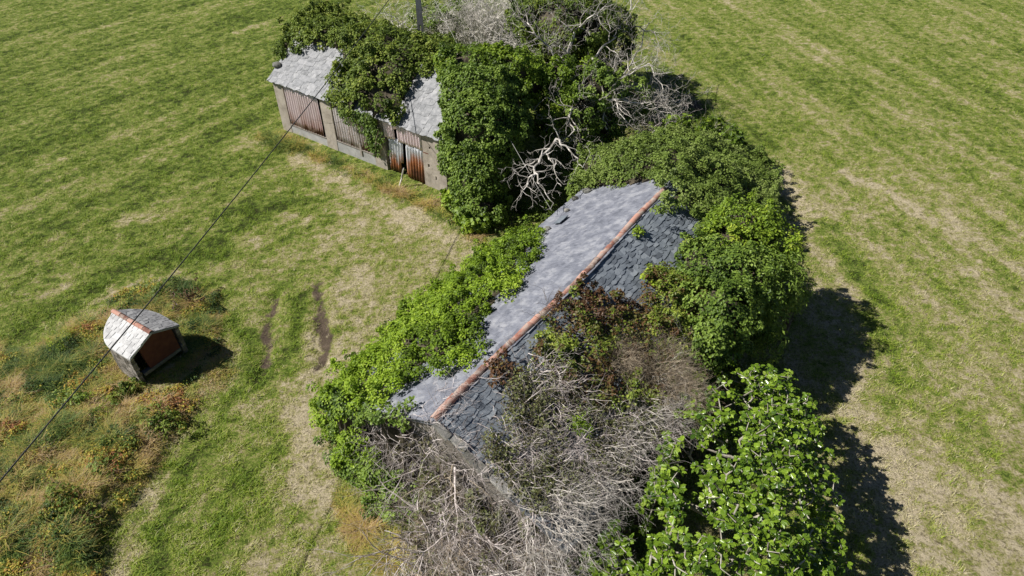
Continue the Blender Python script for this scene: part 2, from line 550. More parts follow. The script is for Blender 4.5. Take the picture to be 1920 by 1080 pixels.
# ------------------------------------------------------------------ twigs
def grow(out, p, d, L, r, depth, seg=0.18, wander=0.25, up=0.0, spread=0.7, kids=2.5, shrink=0.6, minr=0.0022, taper=0.35, floorz=0.03):
    n = max(2, int(L / seg))
    step = L / n
    p = np.array(p, float); d = np.array(d, float); d /= np.linalg.norm(d)
    r0 = r
    pend = kids
    for i in range(n):
        d = d + np.array([random.gauss(0, wander), random.gauss(0, wander), random.gauss(0, wander) + up])
        d /= np.linalg.norm(d)
        q = p + d * step
        if q[2] < floorz:
            q[2] = floorz; d[2] = abs(d[2]) * .3
        r1 = r * (1 - (1 - taper) * (i + 1) / n)
        out.append((p, q, r0, r1))
        if depth > 0 and i >= n * 0.2:
            m = kids / (n * 0.8)
            c = int(m) + (random.random() < m - int(m))
            for _ in range(c):
                s = np.array([random.gauss(0, 1) for _ in range(3)])
                s -= s.dot(d) * d; s /= max(np.linalg.norm(s), 1e-6)
                cd = d * (1 - spread * 0.5) + s * spread
                grow(out, q, cd, L * shrink * (0.7 + 0.6 * random.random()), max(r1 * 0.62, minr), depth - 1, seg * 0.8, wander * 1.1, up, spread, kids, shrink, minr, taper, floorz)
        p = q; r0 = r1

def twig_mesh(name, segs, mat, parent, sides=3, thick=1.0):
    A = np.array([s[0] for s in segs]); B = np.array([s[1] for s in segs])
    ra = np.array([s[2] for s in segs]) * thick; rb = np.array([s[3] for s in segs]) * thick
    d = B - A; d /= np.maximum(np.linalg.norm(d, axis=1, keepdims=True), 1e-9)
    h = np.where(np.abs(d[:, 2:3]) > 0.9, np.array([[1.0, 0, 0]]), np.array([[0, 0, 1.0]]))
    u = np.cross(d, h); u /= np.linalg.norm(u, axis=1, keepdims=True); w = np.cross(d, u)
    A = A - d * ra[:, None] * .3; B = B + d * rb[:, None] * .3
    N = len(A); V = np.empty((N, 2 * sides, 3))
    for k in range(sides):
        t = 2 * math.pi * k / sides
        o = u * math.cos(t) + w * math.sin(t)
        V[:, k] = A + o * ra[:, None]; V[:, sides + k] = B + o * rb[:, None]
    fl = []
    for k in range(sides):
        fl += [k, (k + 1) % sides, sides + (k + 1) % sides, sides + k]
    F_ = (np.array(fl)[None] + (np.arange(N) * 2 * sides)[:, None]).ravel()
    key = np.repeat(np.clip(0.5 + 0.25 * rng.normal(size=N), 0, 1), 2 * sides)
    me = np_mesh(name, V.reshape(-1, 3), F_, np.full(N * sides, 4), {"tone": key})
    return link_mesh(name, me, mat, parent)

# ================================================================== GROUND
def poly_px(pts, z=0.0): return [tuple(at(x, y, z)) for x, y in pts]
MOUND = poly_px([(-80, 640), (60, 640), (150, 590), (205, 560), (330, 520), (420, 545), (440, 600), (420, 640), (430, 720), (370, 780), (330, 830), (290, 900), (240, 960), (215, 1000), (200, 1100), (-80, 1100)])
def mound_h(x, y):
    ins = in_poly(np.ravel(x), np.ravel(y), MOUND).reshape(np.shape(x))
    d = seg_dist(x, y, MOUND)
    low = np.clip((15.6 - y) / 2.0, 0, 1)          # the heap rises away from the well house
    lump = 0.5 * (fbm(x * .9, y * .9, 180, 3) - .35) * low
    return np.where(ins, np.clip(d / 1.0, 0, 1) * (.14 + .22 * low + lump) + 0.10 * (fbm(x * 1.7, y * 1.7, 183, 2) - .5) * np.clip(d, 0, 1), 0)
STRIPS_SOIL = [([(512, 560), (505, 620), (492, 700)], .22, 1.0), ([(598, 535), (603, 620), (600, 690)], .24, .95), ([(520, 600), (515, 660)], .3, .5),
               ([(575, 320), (620, 345), (690, 365)], .45, .4), ([(1300, 195), (1310, 205)], .7, .8)]
def ground_z(x, y):
    z = 0.10 * (fbm(x * 0.35, y * 0.35, 3, 3) - 0.5) + mound_h(x, y)
    for pts, w, s in STRIPS_SOIL[:2]:
        q = poly_px(pts)
        z = z - 0.13 * np.exp(-((seg_dist(x, y, q, False) + .25 * (fbm(x * 3, y * 3, 190, 2) - .5)) / w) ** 2)
    return z

DRY = [([(560, 290), (640, 345), (740, 400), (830, 440), (875, 480)], .9, .7), ([(750, 405), (820, 450), (790, 500)], .7, .45), ([(240, 415), (290, 405)], .6, .6),
       ([(430, 440), (480, 455)], .5, .6), ([(545, 405), (572, 408)], .35, .7), ([(505, 490), (545, 480)], .3, .5), ([(220, 548), (300, 530), (345, 520)], .5, .8),
       ([(100, 550), (125, 540)], .3, .6), ([(640, 420), (680, 520), (660, 620), (610, 700)], 1.5, .45), ([(600, 700), (565, 790), (600, 880), (610, 960)], .6, .7),
       ([(480, 740), (400, 800), (340, 850), (290, 930), (240, 1050)], .5, .7), ([(560, 780), (540, 860), (590, 960), (560, 1060)], .8, .45),
       ([(60, 700), (120, 640), (190, 600)], .5, .5), ([(10, 770), (80, 690)], .4, .5), ([(1590, 325), (1680, 370), (1740, 410), (1800, 440)], .55, .95),
       ([(1780, 400), (1830, 500), (1860, 545)], .5, .55), ([(1465, 320), (1500, 390), (1530, 430)], .7, .7), ([(1570, 500), (1600, 560)], .5, .45),
       ([(1640, 680), (1600, 760), (1650, 860)], .7, .6), ([(1660, 870), (1700, 940), (1710, 1080)], .8, .75), ([(1400, 360), (1470, 330)], .5, .5),
       ([(1860, 930), (1910, 980)], .6, .6), ([(440, 60), (480, 50)], .6, .5), ([(1720, 800), (1760, 900), (1800, 1000)], .5, .3),
       ([(450, 260), (520, 270), (600, 310)], .7, .35), ([(1180, 160), (1230, 210)], .8, .8)]
LUSH = [([(500, 700), (440, 760), (380, 830), (330, 900), (300, 1000), (290, 1080)], .55, .7), ([(470, 400), (400, 470), (300, 480), (200, 520), (80, 590), (0, 640)], .7, .5),
        ([(520, 840), (440, 930), (400, 1060)], .4, .4), ([(560, 380), (420, 400)], .5, .4), ([(560, 560), (545, 700)], .4, .5), ([(1250, 150), (1330, 250), (1420, 260)], 1.2, .45),
        ([(1560, 430), (1620, 540), (1680, 700), (1660, 800)], .7, .45), ([(430, 600), (470, 640), (470, 700)], .3, .5), ([(0, 480), (120, 420)], .8, .3)]
_dl = at(500, 120) - at(0, 320); _AL = math.atan2(_dl[1], _dl[0])
_dr = at(1860, 545) - at(1590, 325); _AR = math.atan2(_dr[1], _dr[0])
_dn = at(520, 690) - at(300, 1000); _AN = math.atan2(_dn[1], _dn[0])
def rot(x, y, a): return x * math.cos(a) + y * math.sin(a), -x * math.sin(a) + y * math.cos(a)
def dryness(x, y):
    x = np.asarray(x, float); y = np.asarray(y, float)
    ul, vl = rot(x, y, _AL); ur, vr = rot(x, y, _AR)
    sL = fbm(ul * 0.16, vl * 0.9, 11, 4); sR = fbm(ur * 0.12 + 40, vr * 0.8 + 40, 15, 4)
    w = 1 / (1 + np.exp(-(x - 1.5) * 1.2))
    un, vn = rot(x, y, _AN); wn_ = 1 / (1 + np.exp((y - 22) * .5))
    sL = sL * (1 - wn_) + fbm(un * .2 + 9, vn * .9, 13, 4) * wn_
    mow = np.sin(2 * math.pi * (vr / 1.25 + .5 * fbm(ur * .1, vr * .3, 17, 2))) * w + np.sin(2 * math.pi * (vl / 1.3 + .9 * fbm(ul * .15, vl * .3, 18, 2))) * (1 - w) * (1 - wn_)
    mow = mow * (.4 + 1.2 * fbm(x * .2, y * .2, 19, 2))
    stripe = sL * (1 - w) + sR * w
    pat = fbm(x * 0.55, y * 0.55, 21, 5)
    fine = fbm(x * 3.4, y * 3.4, 25, 3)
    near = np.clip((34 - y) / 22, 0, 1)
    d = 0.37 + 0.09 * w + 0.15 * near + .10 * w * np.clip((x - 6) / 10, 0, 1) * near + 0.55 * (stripe - .5) + .055 * mow + 0.30 * (pat - .5) + 0.75 * (fine - .5)
    ctr = np.exp(-(((x + 6) / 4.5) ** 2 + ((y - 20) / 8) ** 2)); d += 0.11 * ctr
    for pts, wd, s in DRY:
        q = poly_px(pts); dd = seg_dist(x, y, q, False) + 0.9 * wd * (fbm(x * 1.3, y * 1.3, 31, 3) - .5)
        d += s * 0.46 * np.exp(-np.clip(dd / wd, 0, 9) ** 2) * (0.2 + 1.6 * fine)
    for pts, wd, s in LUSH:
        q = poly_px(pts); dd = seg_dist(x, y, q, False) + 0.9 * wd * (fbm(x * 1.3, y * 1.3, 33, 3) - .5)
        d -= s * 0.7 * np.exp(-np.clip(dd / wd, 0, 9) ** 2)
    far = np.clip((np.maximum(np.abs(x) - 50, y - 62)) / 6, 0, 1)
    return np.clip(d * (1 - far) + .40 * far, 0, 1)
def soilness(x, y):
    s0 = np.zeros(np.shape(x))
    for pts, wd, s in STRIPS_SOIL:
        q = poly_px(pts); dd = seg_dist(x + .5 * (fbm(x * .9, y * .9, 36, 2) - .5), y, q, False) + 2.6 * wd * (fbm(x * 3.1, y * 3.1, 35, 3) - .5)
        s0 = np.maximum(s0, s * np.exp(-np.clip(dd / wd, 0, 9) ** 2))
    return s0

xs = np.concatenate([[-400, -250, -160, -110, -80, -65], np.arange(-52, 52.01, 0.2), [65, 80, 110, 160, 250, 400]])
ys = np.concatenate([[-300, -150, -80, -40, -15, 0, 5], np.arange(8, 68.01, 0.2), [75, 90, 120, 160, 250, 500, 900]])
GX, GY = np.meshgrid(xs, ys, indexing='ij')
GZ = ground_z(GX, GY)
nx, ny = GX.shape
ii = (np.arange(nx - 1)[:, None] * ny + np.arange(ny - 1)[None]).ravel()
quads = np.stack([ii, ii + ny, ii + ny + 1, ii + 1], 1).ravel()
def ground_mat():
    m, nt, p, out = new_mat('meadow_ground')
    fn = noise(nt, 3.2, 12, 0.80)
    fn2 = noise(nt, 15.0, 8, 0.82)
    d = mathn(nt, 'ADD', attr(nt, "dry"), mathn(nt, 'MULTIPLY', mathn(nt, 'SUBTRACT', fn.outputs[0], 0.5), 2.6))
    d = mathn(nt, 'ADD', d, mathn(nt, 'MULTIPLY', mathn(nt, 'SUBTRACT', fn2.outputs[0], 0.5), 2.0), True)
    r = ramp(nt, [(0.0, C4(.035, .05, .010)), (.2, C4(.10, .155, .022)), (.42, C4(.19, .255, .042)), (.6, C4(.31, .30, .10)), (.8, C4(.41, .36, .20)), (1.0, C4(.56, .48, .33))])
    nt.links.new(d, r.inputs[0])
    soil = ramp(nt, [(.3, C4(.05, .037, .027)), (.7, C4(.21, .16, .12))]); nt.links.new(fn.outputs[0], soil.inputs[0])
    sm = ramp(nt, [(.44, C4(0, 0, 0)), (.74, C4(1, 1, 1))]); nt.links.new(mathn(nt, 'ADD', attr(nt, "soil"), mathn(nt, 'MULTIPLY', mathn(nt, 'SUBTRACT', fn.outputs[0], .5), 1.3)), sm.inputs[0])
    col = mixc(nt, sm.outputs[0], r.outputs[0], soil.outputs[0])
    fn3 = noise(nt, 8.0, 10, 0.8, None, .6)
    gaps = ramp(nt, [(.50, C4(0, 0, 0)), (.61, C4(1, 1, 1))]); nt.links.new(fn3.outputs[0], gaps.inputs[0])
    col = mixc(nt, mathn(nt, 'MULTIPLY', gaps.outputs[0], .75), col, C4(.075, .06, .032))
    nt.links.new(col, p.inputs["Base Color"])
    p.inputs["Roughness"].default_value = 1.0; p.inputs["Specular IOR Level"].default_value = 0.1
    b = nt.nodes.new("ShaderNodeBump"); b.inputs["Strength"].default_value = 1.0; b.inputs["Distance"].default_value = 0.14
    s = mathn(nt, 'ADD', mathn(nt, 'MULTIPLY', fn.outputs[0], 1.0), mathn(nt, 'MULTIPLY', fn2.outputs[0], 0.6))
    nt.links.new(s, b.inputs["Height"]); nt.links.new(b.outputs[0], p.inputs["Normal"])
    return m
me = np_mesh('ground', np.stack([GX, GY, GZ], 2).reshape(-1, 3), quads, np.full(len(ii), 4),
             {"dry": dryness(GX, GY).ravel(), "soil": soilness(GX, GY).ravel()}, True)
g = link_mesh('ground', me, ground_mat()); tag(g, kind='structure')

# ================================================================== SLATE ROOFS
def slate_mat(name, stops, tone=.7, nscale=3.5, extra=None, rough=.75):
    return rough_mat(name, stops, nscale, 10, rough, .5, .015, tone, extra)
def lichen(col_l, sc, lo, hi):
    def f(nt, col):
        n = noise(nt, sc, 8, 0.75, None, 0.4)
        r = ramp(nt, [(lo, C4(0, 0, 0)), (hi, C4(1, 1, 1))]); nt.links.new(n.outputs[0], r.inputs[0])
        return mixc(nt, r.outputs[0], col, C4(*col_l))
    return f
M['slate_light'] = slate_mat('weathered_grey_slate', [(.25, C4(.12, .128, .155)), (.5, C4(.185, .195, .23)), (.75, C4(.27, .28, .315))], .34, 2.2, lichen((.38, .385, .40), 2.2, .50, .80))
M['slate_dark'] = slate_mat('blue_grey_slate', [(.2, C4(.10, .115, .135)), (.5, C4(.175, .20, .23)), (.8, C4(.28, .31, .34))], .7, 3, lichen((.30, .32, .30), 3.5, .62, .82))
M['slate_white'] = slate_mat('lichen_covered_slate', [(.2, C4(.15, .155, .16)), (.5, C4(.25, .255, .265)), (.8, C4(.36, .36, .37))], .5, 5, lichen((.42, .42, .42), 4, .5, .72))
M['slate_hut_sunlit'] = slate_mat('sunlit_hut_slate', [(.2, C4(.30, .30, .30)), (.5, C4(.50, .50, .495)), (.8, C4(.66, .66, .65))], .4, 5, lichen((.20, .20, .19), 9, .60, .70))  # sunlit brightness of the hut's left slope put into the slate colour
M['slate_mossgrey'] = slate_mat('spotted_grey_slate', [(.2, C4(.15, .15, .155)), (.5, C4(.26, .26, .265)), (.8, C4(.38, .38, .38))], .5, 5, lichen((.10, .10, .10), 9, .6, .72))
M['stone'] = rough_mat('granite_masonry', [(.2, C4(.10, .09, .07)), (.5, C4(.2, .18, .15)), (.8, C4(.33, .30, .26))], 2.5, 8, .95, .8, .05)
M['render'] = rough_mat('old_cement_render', [(.2, C4(.17, .145, .12)), (.42, C4(.31, .27, .225)), (.6, C4(.40, .355, .30)), (.8, C4(.46, .42, .37))], 1.6, 12, .95, .6, .03, .6, lichen((.15, .135, .10), 1.7, .55, .75))
M['plinth'] = rough_mat('pale_cement_plinth', [(.2, C4(.24, .235, .22)), (.5, C4(.36, .355, .34)), (.8, C4(.46, .45, .43))], 2.0, 10, .95, .4, .02)
M['brick'] = rough_mat('red_brick_panel', [(.2, C4(.06, .024, .017)), (.5, C4(.105, .038, .025)), (.8, C4(.15, .058, .035))], 6, 6, .95, .5, .02)
M['tile'] = rough_mat('terracotta_ridge_tile', [(.2, C4(.16, .075, .055)), (.45, C4(.30, .125, .09)), (.8, C4(.46, .25, .19))], 4, 8, .9, .4, .01, 1.4, lichen((.40, .34, .29), 2.2, .46, .62))
M['coping'] = rough_mat('mossy_coping_stone', [(.2, C4(.16, .155, .13)), (.5, C4(.29, .28, .25)), (.8, C4(.44, .43, .40))], 5, 8, .95, .6, .02, .9, lichen((.17, .155, .06), 2.2, .52, .68))
M['fieldstone'] = rough_mat('grey_field_stone', [(.2, C4(.08, .08, .07)), (.5, C4(.16, .16, .14)), (.8, C4(.27, .26, .24))], 8, 8, .95, .7, .02)
M['concrete'] = rough_mat('pole_concrete', [(.2, C4(.26, .245, .225)), (.5, C4(.38, .365, .34)), (.8, C4(.48, .46, .43))], 4, 8, .9, .3, .01)
M['wood'] = rough_mat('grey_weathered_wood', [(.2, C4(.12, .10, .085)), (.5, C4(.24, .21, .18)), (.8, C4(.38, .35, .31))], 6, 8, .9, .4, .01)

def slates(name, mat, parent, O, ax, dn, nrm, L, D, ew=.30, ex=.22, tilt=.03, thick=.014, inside=None, jit=.25, seed=0, base=.05, holes=0.0, gap=.012):
    """individual slates in courses: O ridge start, ax along ridge, dn down the slope, nrm outward"""
    r = random.Random(seed)
    mb = MB()
    O, ax, dn, nrm = map(lambda a: np.asarray(a, float), (O, ax, dn, nrm))
    rows = int(D / ex) + 1
    for j in range(rows):
        d1 = D - j * ex; d0 = max(d1 - ex * 1.65, 0)
        if d1 <= 0.03: break
        s = -r.random() * ew
        while s < L:
            w = ew * (0.55 + 0.9 * r.random())
            a, b = max(s, 0), min(s + w, L)
            s += w
            if b - a < .05: continue
            if r.random() < holes: continue
            e1 = d1 + r.uniform(-jit, jit) * ex; e2 = d1 + r.uniform(-jit, jit) * ex
            if inside is not None:
                m1 = inside((a + b) / 2, (e1 + d0) / 2)
                if not m1: continue
                e1 = min(e1, inside(a, None)) ; e2 = min(e2, inside(b, None))
                if e1 < d0 + .02 and e2 < d0 + .02: continue
                e1 = max(e1, d0 + .01); e2 = max(e2, d0 + .01)
            e1 = min(e1, D + .05); e2 = min(e2, D + .05)
            lift = r.uniform(0.3, 1.0) * tilt
            q = lambda x, d, h: O + ax * x + dn * d + nrm * h
            h0 = base + .002 + r.random() * .002
            g_ = gap
            mid = (a + b) / 2 + r.uniform(-.1, .1) * w; em = (e1 + e2) / 2 + r.uniform(0, .35) * ex * jit * 2
            if inside is not None: em = (e1 + e2) / 2
            t = r.gauss(.5, .2)
            top = [q(a + g_, d0, h0), q(b - g_, d0, h0), q(b - g_, e2, h0 + lift), q(mid, em, h0 + lift + r.uniform(0, .006)), q(a + g_, e1, h0 + lift)]
            bot = [p - nrm * thick for p in top]
            mb.add(top + bot, [(0, 1, 2, 3, 4)[::-1], (5, 6, 7, 8, 9), (1, 2, 7, 6)[::1], (2, 3, 8, 7), (3, 4, 9, 8), (4, 0, 5, 9)], t)
    return mb.build(name, mat, parent)

def norm(v):
    v = np.asarray(v, float); return v / np.linalg.norm(v)
Z1 = np.array([0, 0, 1.0])

# ================================================================== FARMHOUSE
HU = norm([0.58, 0.814, 0]); HN = np.array([-HU[1], HU[0], 0])      # along the ridge / to the left eave
HZR, HPITCH, HW = 4.5, 0.5, 4.05
H0 = at(812, 792, HZR); H0[2] = 0
HL = 14.3
def hp(s, t, z): return H0 + HU * s + HN * t + Z1 * z
house = thing('stone_farmhouse', hp(HL / 2, 0, 0), 'long abandoned farmhouse with slate gable roof and orange ridge tiles, smothered in ivy', 'house')
zE = HZR - HPITCH * HW
mb = MB()
T_ = .5; wi = HW - .22; zt = HZR - HPITCH * wi - .12
mb.box(hp(0, 0, 0), HU, HN, Z1, .1, HL - .1, wi - T_, wi, 0, zt)
mb.box(hp(0, 0, 0), HU, HN, Z1, .1, HL - .1, -wi, -wi + T_, 0, zt)
for s0, s1 in ((.1, .6), (HL - .6, HL - .1)):
    a = hp(s0, 0, 0); 
    pr = [(-wi + T_, 0), (wi - T_, 0), (wi - T_, zt), (0, HZR - .14), (-wi + T_, zt)]
    vs = [hp(s0, t, z) for t, z in pr] + [hp(s1, t, z) for t, z in pr]
    mb.add(vs, [(0, 1, 2, 3, 4)[::-1], (5, 6, 7, 8, 9)] + [(i, (i + 1) % 5, 5 + (i + 1) % 5, 5 + i) for i in range(5)])
mb.build('wall', M['stone'], house)
for sg, nm, mt in ((1, 'roof', M['slate_light']), (-1, 'roof', M['slate_dark'])):
    dn = norm(HN * sg - Z1 * HPITCH); nr = norm(HN * sg * HPITCH + Z1)
    D = HW * math.hypot(1, HPITCH)
    mb = MB()
    mb.box(hp(0, 0, HZR), HU, dn, nr, 0, HL, 0, D, -.10, .05, .5)
    base = mb.build(nm, M['slate_light'] if sg > 0 else M['slate_dark'], house)
    tag(base, 'light grey evenly laid slate slope' if sg > 0 else 'blue grey slope of large uneven slates')
    if sg > 0:
        slates('slates', mt, base, hp(0, 0, HZR), HU, dn, nr, HL, D, .19, .125, .018, .010, None, .3, 3, gap=.005)
    else:
        slates('slates', mt, base, hp(0, 0, HZR), HU, dn, nr, HL, D, .25, .155, .030, .012, None, .35, 4, holes=.012, gap=.004)
# ridge tiles: half-round, overlapping, each its own part
def ridge_tile(parent, p0, p1, r, tone, seed):
    mb = MB(); d = norm(p1 - p0); s = np.cross(d, Z1)
    n = 11; V = []
    for (p, rr) in ((p0, r * .955), (p1, r)):
        for off in (0, -.018):
            for k in range(n):
                t = math.pi * k / (n - 1)
                V.append(p + (rr + off) * (s * math.cos(t) + Z1 * math.sin(t) * .95))
    Fc = []
    for k in range(n - 1):
        Fc += [(k, k + 1, 2 * n + k + 1, 2 * n + k), (n + k + 1, n + k, 3 * n + k, 3 * n + k + 1), (k, n + k, n + k + 1, k + 1), (2 * n + k + 1, 3 * n + k + 1, 3 * n + k, 2 * n + k)]
    Fc += [(0, 2 * n, 3 * n, n), (n - 1, 2 * n - 1, 4 * n - 1, 3 * n - 1)]
    mb.add(V, Fc, tone)
    return mb.build('ridge_tile', M['tile'], parent)
s = .05; i = 0
while s < 12.9:
    l = .42
    z0 = HZR + .04 - .05 * math.sin(math.pi * s / 12.9) + .022 * math.sin(s * 1.9) + random.uniform(-.012, .012); 
    ridge_tile(house, hp(s, .06 * math.sin(s * .62 + .5), z0 - .02), hp(s + l + .04, .06 * math.sin((s + l) * .62 + .5) + random.uniform(-.012, .012), z0 + .0), .118, random.choice([.1, .3, .45, .5, .5, .6, .7, .9, 1.1]), i)
    s += l; i += 1
# mortar bed beneath the ridge tiles
mb = MB(); 
for k in range(40):
    s0 = k * .33
    w = .13 + .11 * random.random() ** 2; o_ = .06 * math.sin(s0 * .62 + .6)
    mb.box(hp(0, 0, HZR), HU, HN, Z1, s0, s0 + .33, -.13 + o_ - .03 * random.random(), w + o_, -.12, .035 + .015 * random.random(), random.random())
mb.build('mortar_bed', M['slate_light'], house)
# coping slabs down the right verge of the near gable
tpos = .12
slabs = [(.55, .20, .45), (.48, .22, .6), (.35, .2, .2), (.50, .22, .4), (.75, .24, 1.1)]
dnR = norm(-HN - Z1 * HPITCH); nrR = norm(-HN * HPITCH + Z1)
acc = .05
for L_, W_, tn in slabs:
    mb = MB()
    o = random.uniform(-.04, .04)
    yw = random.uniform(-.07, .07); ax1 = norm(HU + dnR * yw); ax2 = norm(dnR - HU * yw)
    mb.box(hp(0, 0, HZR) + dnR * acc, ax1, ax2, nrR, -.10 + o, -.10 + W_ + o, 0, L_ - random.uniform(.02, .07), .052, .12 + random.random() * .04, tn)
    mb.build('coping_slab', M['coping'], house)
    acc += L_
# left verge: thin slates
mb = MB()
dnL = norm(HN - Z1 * HPITCH); nrL = norm(HN * HPITCH + Z1)
for k in range(9):
    a = .1 + k * .45
    mb.box(hp(0, 0, HZR), HU, dnL, nrL, -.08 + random.random() * .03, .16, a, a + .43, .062, .085 + .01 * random.random(), random.random())
mb.build('verge_slate', M['slate_light'], house)

def roofL(px, py, lift=0.0): return at_plane(px, py, hp(0, 0, HZR + .08 + lift), norm(HN * HPITCH + Z1))
def roofR(px, py, lift=0.0): return at_plane(px, py, hp(0, 0, HZR + .08 + lift), norm(-HN * HPITCH + Z1))
def house_top(x, y):
    p = np.stack([np.asarray(x) - H0[0], np.asarray(y) - H0[1]], -1)
    s_ = p @ HU[:2]; t_ = p @ HN[:2]
    return np.where((s_ > -.25) & (s_ < HL + .2) & (np.abs(t_) < HW + .15), HZR - HPITCH * np.abs(t_), -5.0)
def in_house(x, y):
    p = np.array([x, y, 0]) - H0
    return (0 < p @ HU < HL) and abs(p @ HN) < HW

# stones weighing down the eave
def stone(p, r, label, grp, squash=.6, mat=None, nm='roof_stone'):
    n1, n2 = 9, 6; V = []; Fc = []
    seed = random.random() * 50
    for i in range(n2 + 1):
        ph = math.pi * i / n2
        for j in range(n1):
            th = 2 * math.pi * j / n1
            k = r * (0.8 + .4 * float(vnoise(seed + 1.3 * math.cos(th) * math.sin(ph) + 5, 5 + 1.3 * math.sin(th) * math.sin(ph) + math.cos(ph), 5)))
            V.append((p[0] + k * math.sin(ph) * math.cos(th), p[1] + k * .8 * math.sin(ph) * math.sin(th), p[2] + k * squash * math.cos(ph)))
    for i in range(n2):
        for j in range(n1):
            Fc.append((i * n1 + j, (i + 1) * n1 + j, (i + 1) * n1 + (j + 1) % n1, i * n1 + (j + 1) % n1))
    mb = MB(); mb.add(V, Fc, random.random())
    o = mb.build(nm, mat or M['fieldstone'])
    return tag(o, label, 'stone', grp)
SG = 'stones lying along the left eave of the farmhouse'
stone(roofL(1101, 360) + Z1 * .06, .21, 'largest pale grey stone, at the far end of the farmhouse eave', SG)
stone(roofL(1078, 374) + Z1 * .05, .15, 'grey stone on the farmhouse eave, second from the far end', SG)
stone(roofL(1063, 396) + Z1 * .05, .13, 'dark stone on the farmhouse eave beside the dead white branch', SG)
stone(roofL(1026, 431) + Z1 * .05, .15, 'dark stone on the farmhouse eave nearest the ivy hedge', SG)
# loose slate lying on the slope
mb = MB(); q = roofL(1052, 412, .07)
mb.box(q, HU, dnL, nrL, -.3, .3, -.16, .16, 0, .03, .3)
tag(mb.build('loose_slate', M['slate_dark']), 'dark loose slate lying flat on the farmhouse roof near the eave stones', 'slate')

# ================================================================== SHED
SA = at(532, 243); SA[2] = 0
SU = norm([.824, -.567, 0]); SB = np.array([-SU[1], SU[0], 0])
SL, SD, SZ, SR = 11.75, 5.4, 2.95, 1.75       # length, depth, eave height, rise
def sp(s, b, z): return SA + SU * s + SB * b + Z1 * z
shed = thing('farm_shed', sp(SL / 2, SD / 2, 0), 'long derelict farm shed with pale slate roof, corrugated metal front and ivy over its ridge', 'shed')
def sbox(name, mat, s0, s1, b0, b1, z0, z1, tone=.5, parent=None):
    mb = MB(); mb.box(SA, SU, SB, Z1, s0, s1, b0, b1, z0, z1, tone)
    return mb.build(name, mat, parent or shed)
sbox('pillar', M['render'], 0, .72, 0, .35, 0, SZ)
sbox('pillar', M['render'], 3.52, 4.30, 0, .35, 0, SZ)
sbox('pillar', M['render'], 7.05, 7.85, 0, .35, 0, SZ)
# right wall with small holes: built round the openings
mb = MB()
w0, w1 = 10.35, SL
for (a, b, c, d) in ((w0, w1, 0, .55), (w0, 11.05, .55, .75), (11.13, w1, .55, .75), (w0, w1, .75, 1.12), (w0, 10.62, 1.12, 1.30), (10.74, w1, 1.12, 1.30), (w0, w1, 1.30, 2.15), (w0, 10.78, 2.15, 2.27), (10.88, w1, 2.15, 2.27), (w0, w1, 2.27, SZ)):
    mb.box(SA, SU, SB, Z1, a, b, 0, .35, c, d)
mb.build('wall', M['render'], shed)
sbox('brick_patch', M['brick'], 10.40, 10.72, -.004, .1, 1.83, 1.88, .9)
# end walls and back
mb = MB()
for s0, s1 in ((0, .3), (SL - .3, SL)):
    pr = [(.352, 0), (SD - .3, 0), (SD - .3, SZ), (SD / 2, SZ + SR - .2), (.352, SZ + .1)]
    vs = [sp(s0, t, z) for t, z in pr] + [sp(s1, t, z) for t, z in pr]
    mb.add(vs, [(0, 1, 2, 3, 4)[::-1], (5, 6, 7, 8, 9)] + [(i, (i + 1) % 5, 5 + (i + 1) % 5, 5 + i) for i in range(5)])
mb.box(SA, SU, SB, Z1, 0, SL, SD - .298, SD, 0, SZ)
mb.build('wall', M['stone'], shed)
sbox('plinth', M['plinth'], .722, 3.518, .02, .28, 0, .50)
sbox('plinth', M['plinth'], 4.302, 7.048, .02, .28, 0, .60, .4)
sbox('sill', M['wood'], .722, 3.518, -.02, .10, .502, .56)
sbox('sill', M['wood'], 4.302, 7.048, -.02, .10, .602, .66)
sbox('lintel', M['wood'], .722, 3.518, .04, .2, SZ - .16, SZ - .03, .3)
sbox('lintel', M['wood'], 4.302, 7.048, .04, .2, SZ - .16, SZ - .03, .3)
sbox('lintel', M['wood'], 7.852, 10.348, .04, .2, SZ - .12, SZ - .03, .3)
sbox('post', M['wood'], 6.02, 6.14, -.03, .05, .3, 2.4, .6)

def corr_mat(name, c_paint, c_rust, rust_lo, rust_hi, zmin, zmax):
    m, nt, p, out = new_mat(name)
    geo = nt.nodes.new("ShaderNodeNewGeometry")
    sep = nt.nodes.new("ShaderNodeSeparateXYZ"); nt.links.new(geo.outputs["Position"], sep.inputs[0])
    mp = nt.nodes.new("ShaderNodeMapping"); mp.inputs["Scale"].default_value = (5, 5, .55); nt.links.new(geo.outputs["Position"], mp.inputs[0])
    n = noise(nt, 1.4, 8, .7, mp.outputs[0])
    n2 = noise(nt, 1.3, 4, .6)
    zz = nt.nodes.new("ShaderNodeMapRange"); nt.links.new(sep.outputs[2], zz.inputs[0])
    zz.inputs[1].default_value = zmin; zz.inputs[2].default_value = zmax; zz.inputs[3].default_value = 1; zz.inputs[4].default_value = 0
    f = mathn(nt, 'ADD', mathn(nt, 'MULTIPLY', zz.outputs[0], .55), mathn(nt, 'ADD', mathn(nt, 'MULTIPLY', n.outputs[0], .55), mathn(nt, 'MULTIPLY', n2.outputs[0], .4)))
    f = mathn(nt, 'ADD', f, mathn(nt, 'MULTIPLY', mathn(nt, 'SUBTRACT', attr(nt, "tone"), .5), .5))
    r = ramp(nt, [(rust_lo, C4(*c_paint)), ((rust_lo + rust_hi) / 2, C4(*[(a + b) / 2 for a, b in zip(c_paint, c_rust)])), (rust_hi, C4(*c_rust)), (1, C4(.14, .055, .03))])
    nt.links.new(f, r.inputs[0]); nt.links.new(r.outputs[0], p.inputs["Base Color"])
    p.inputs["Roughness"].default_value = .6; p.inputs["Metallic"].default_value = 0.0
    return m
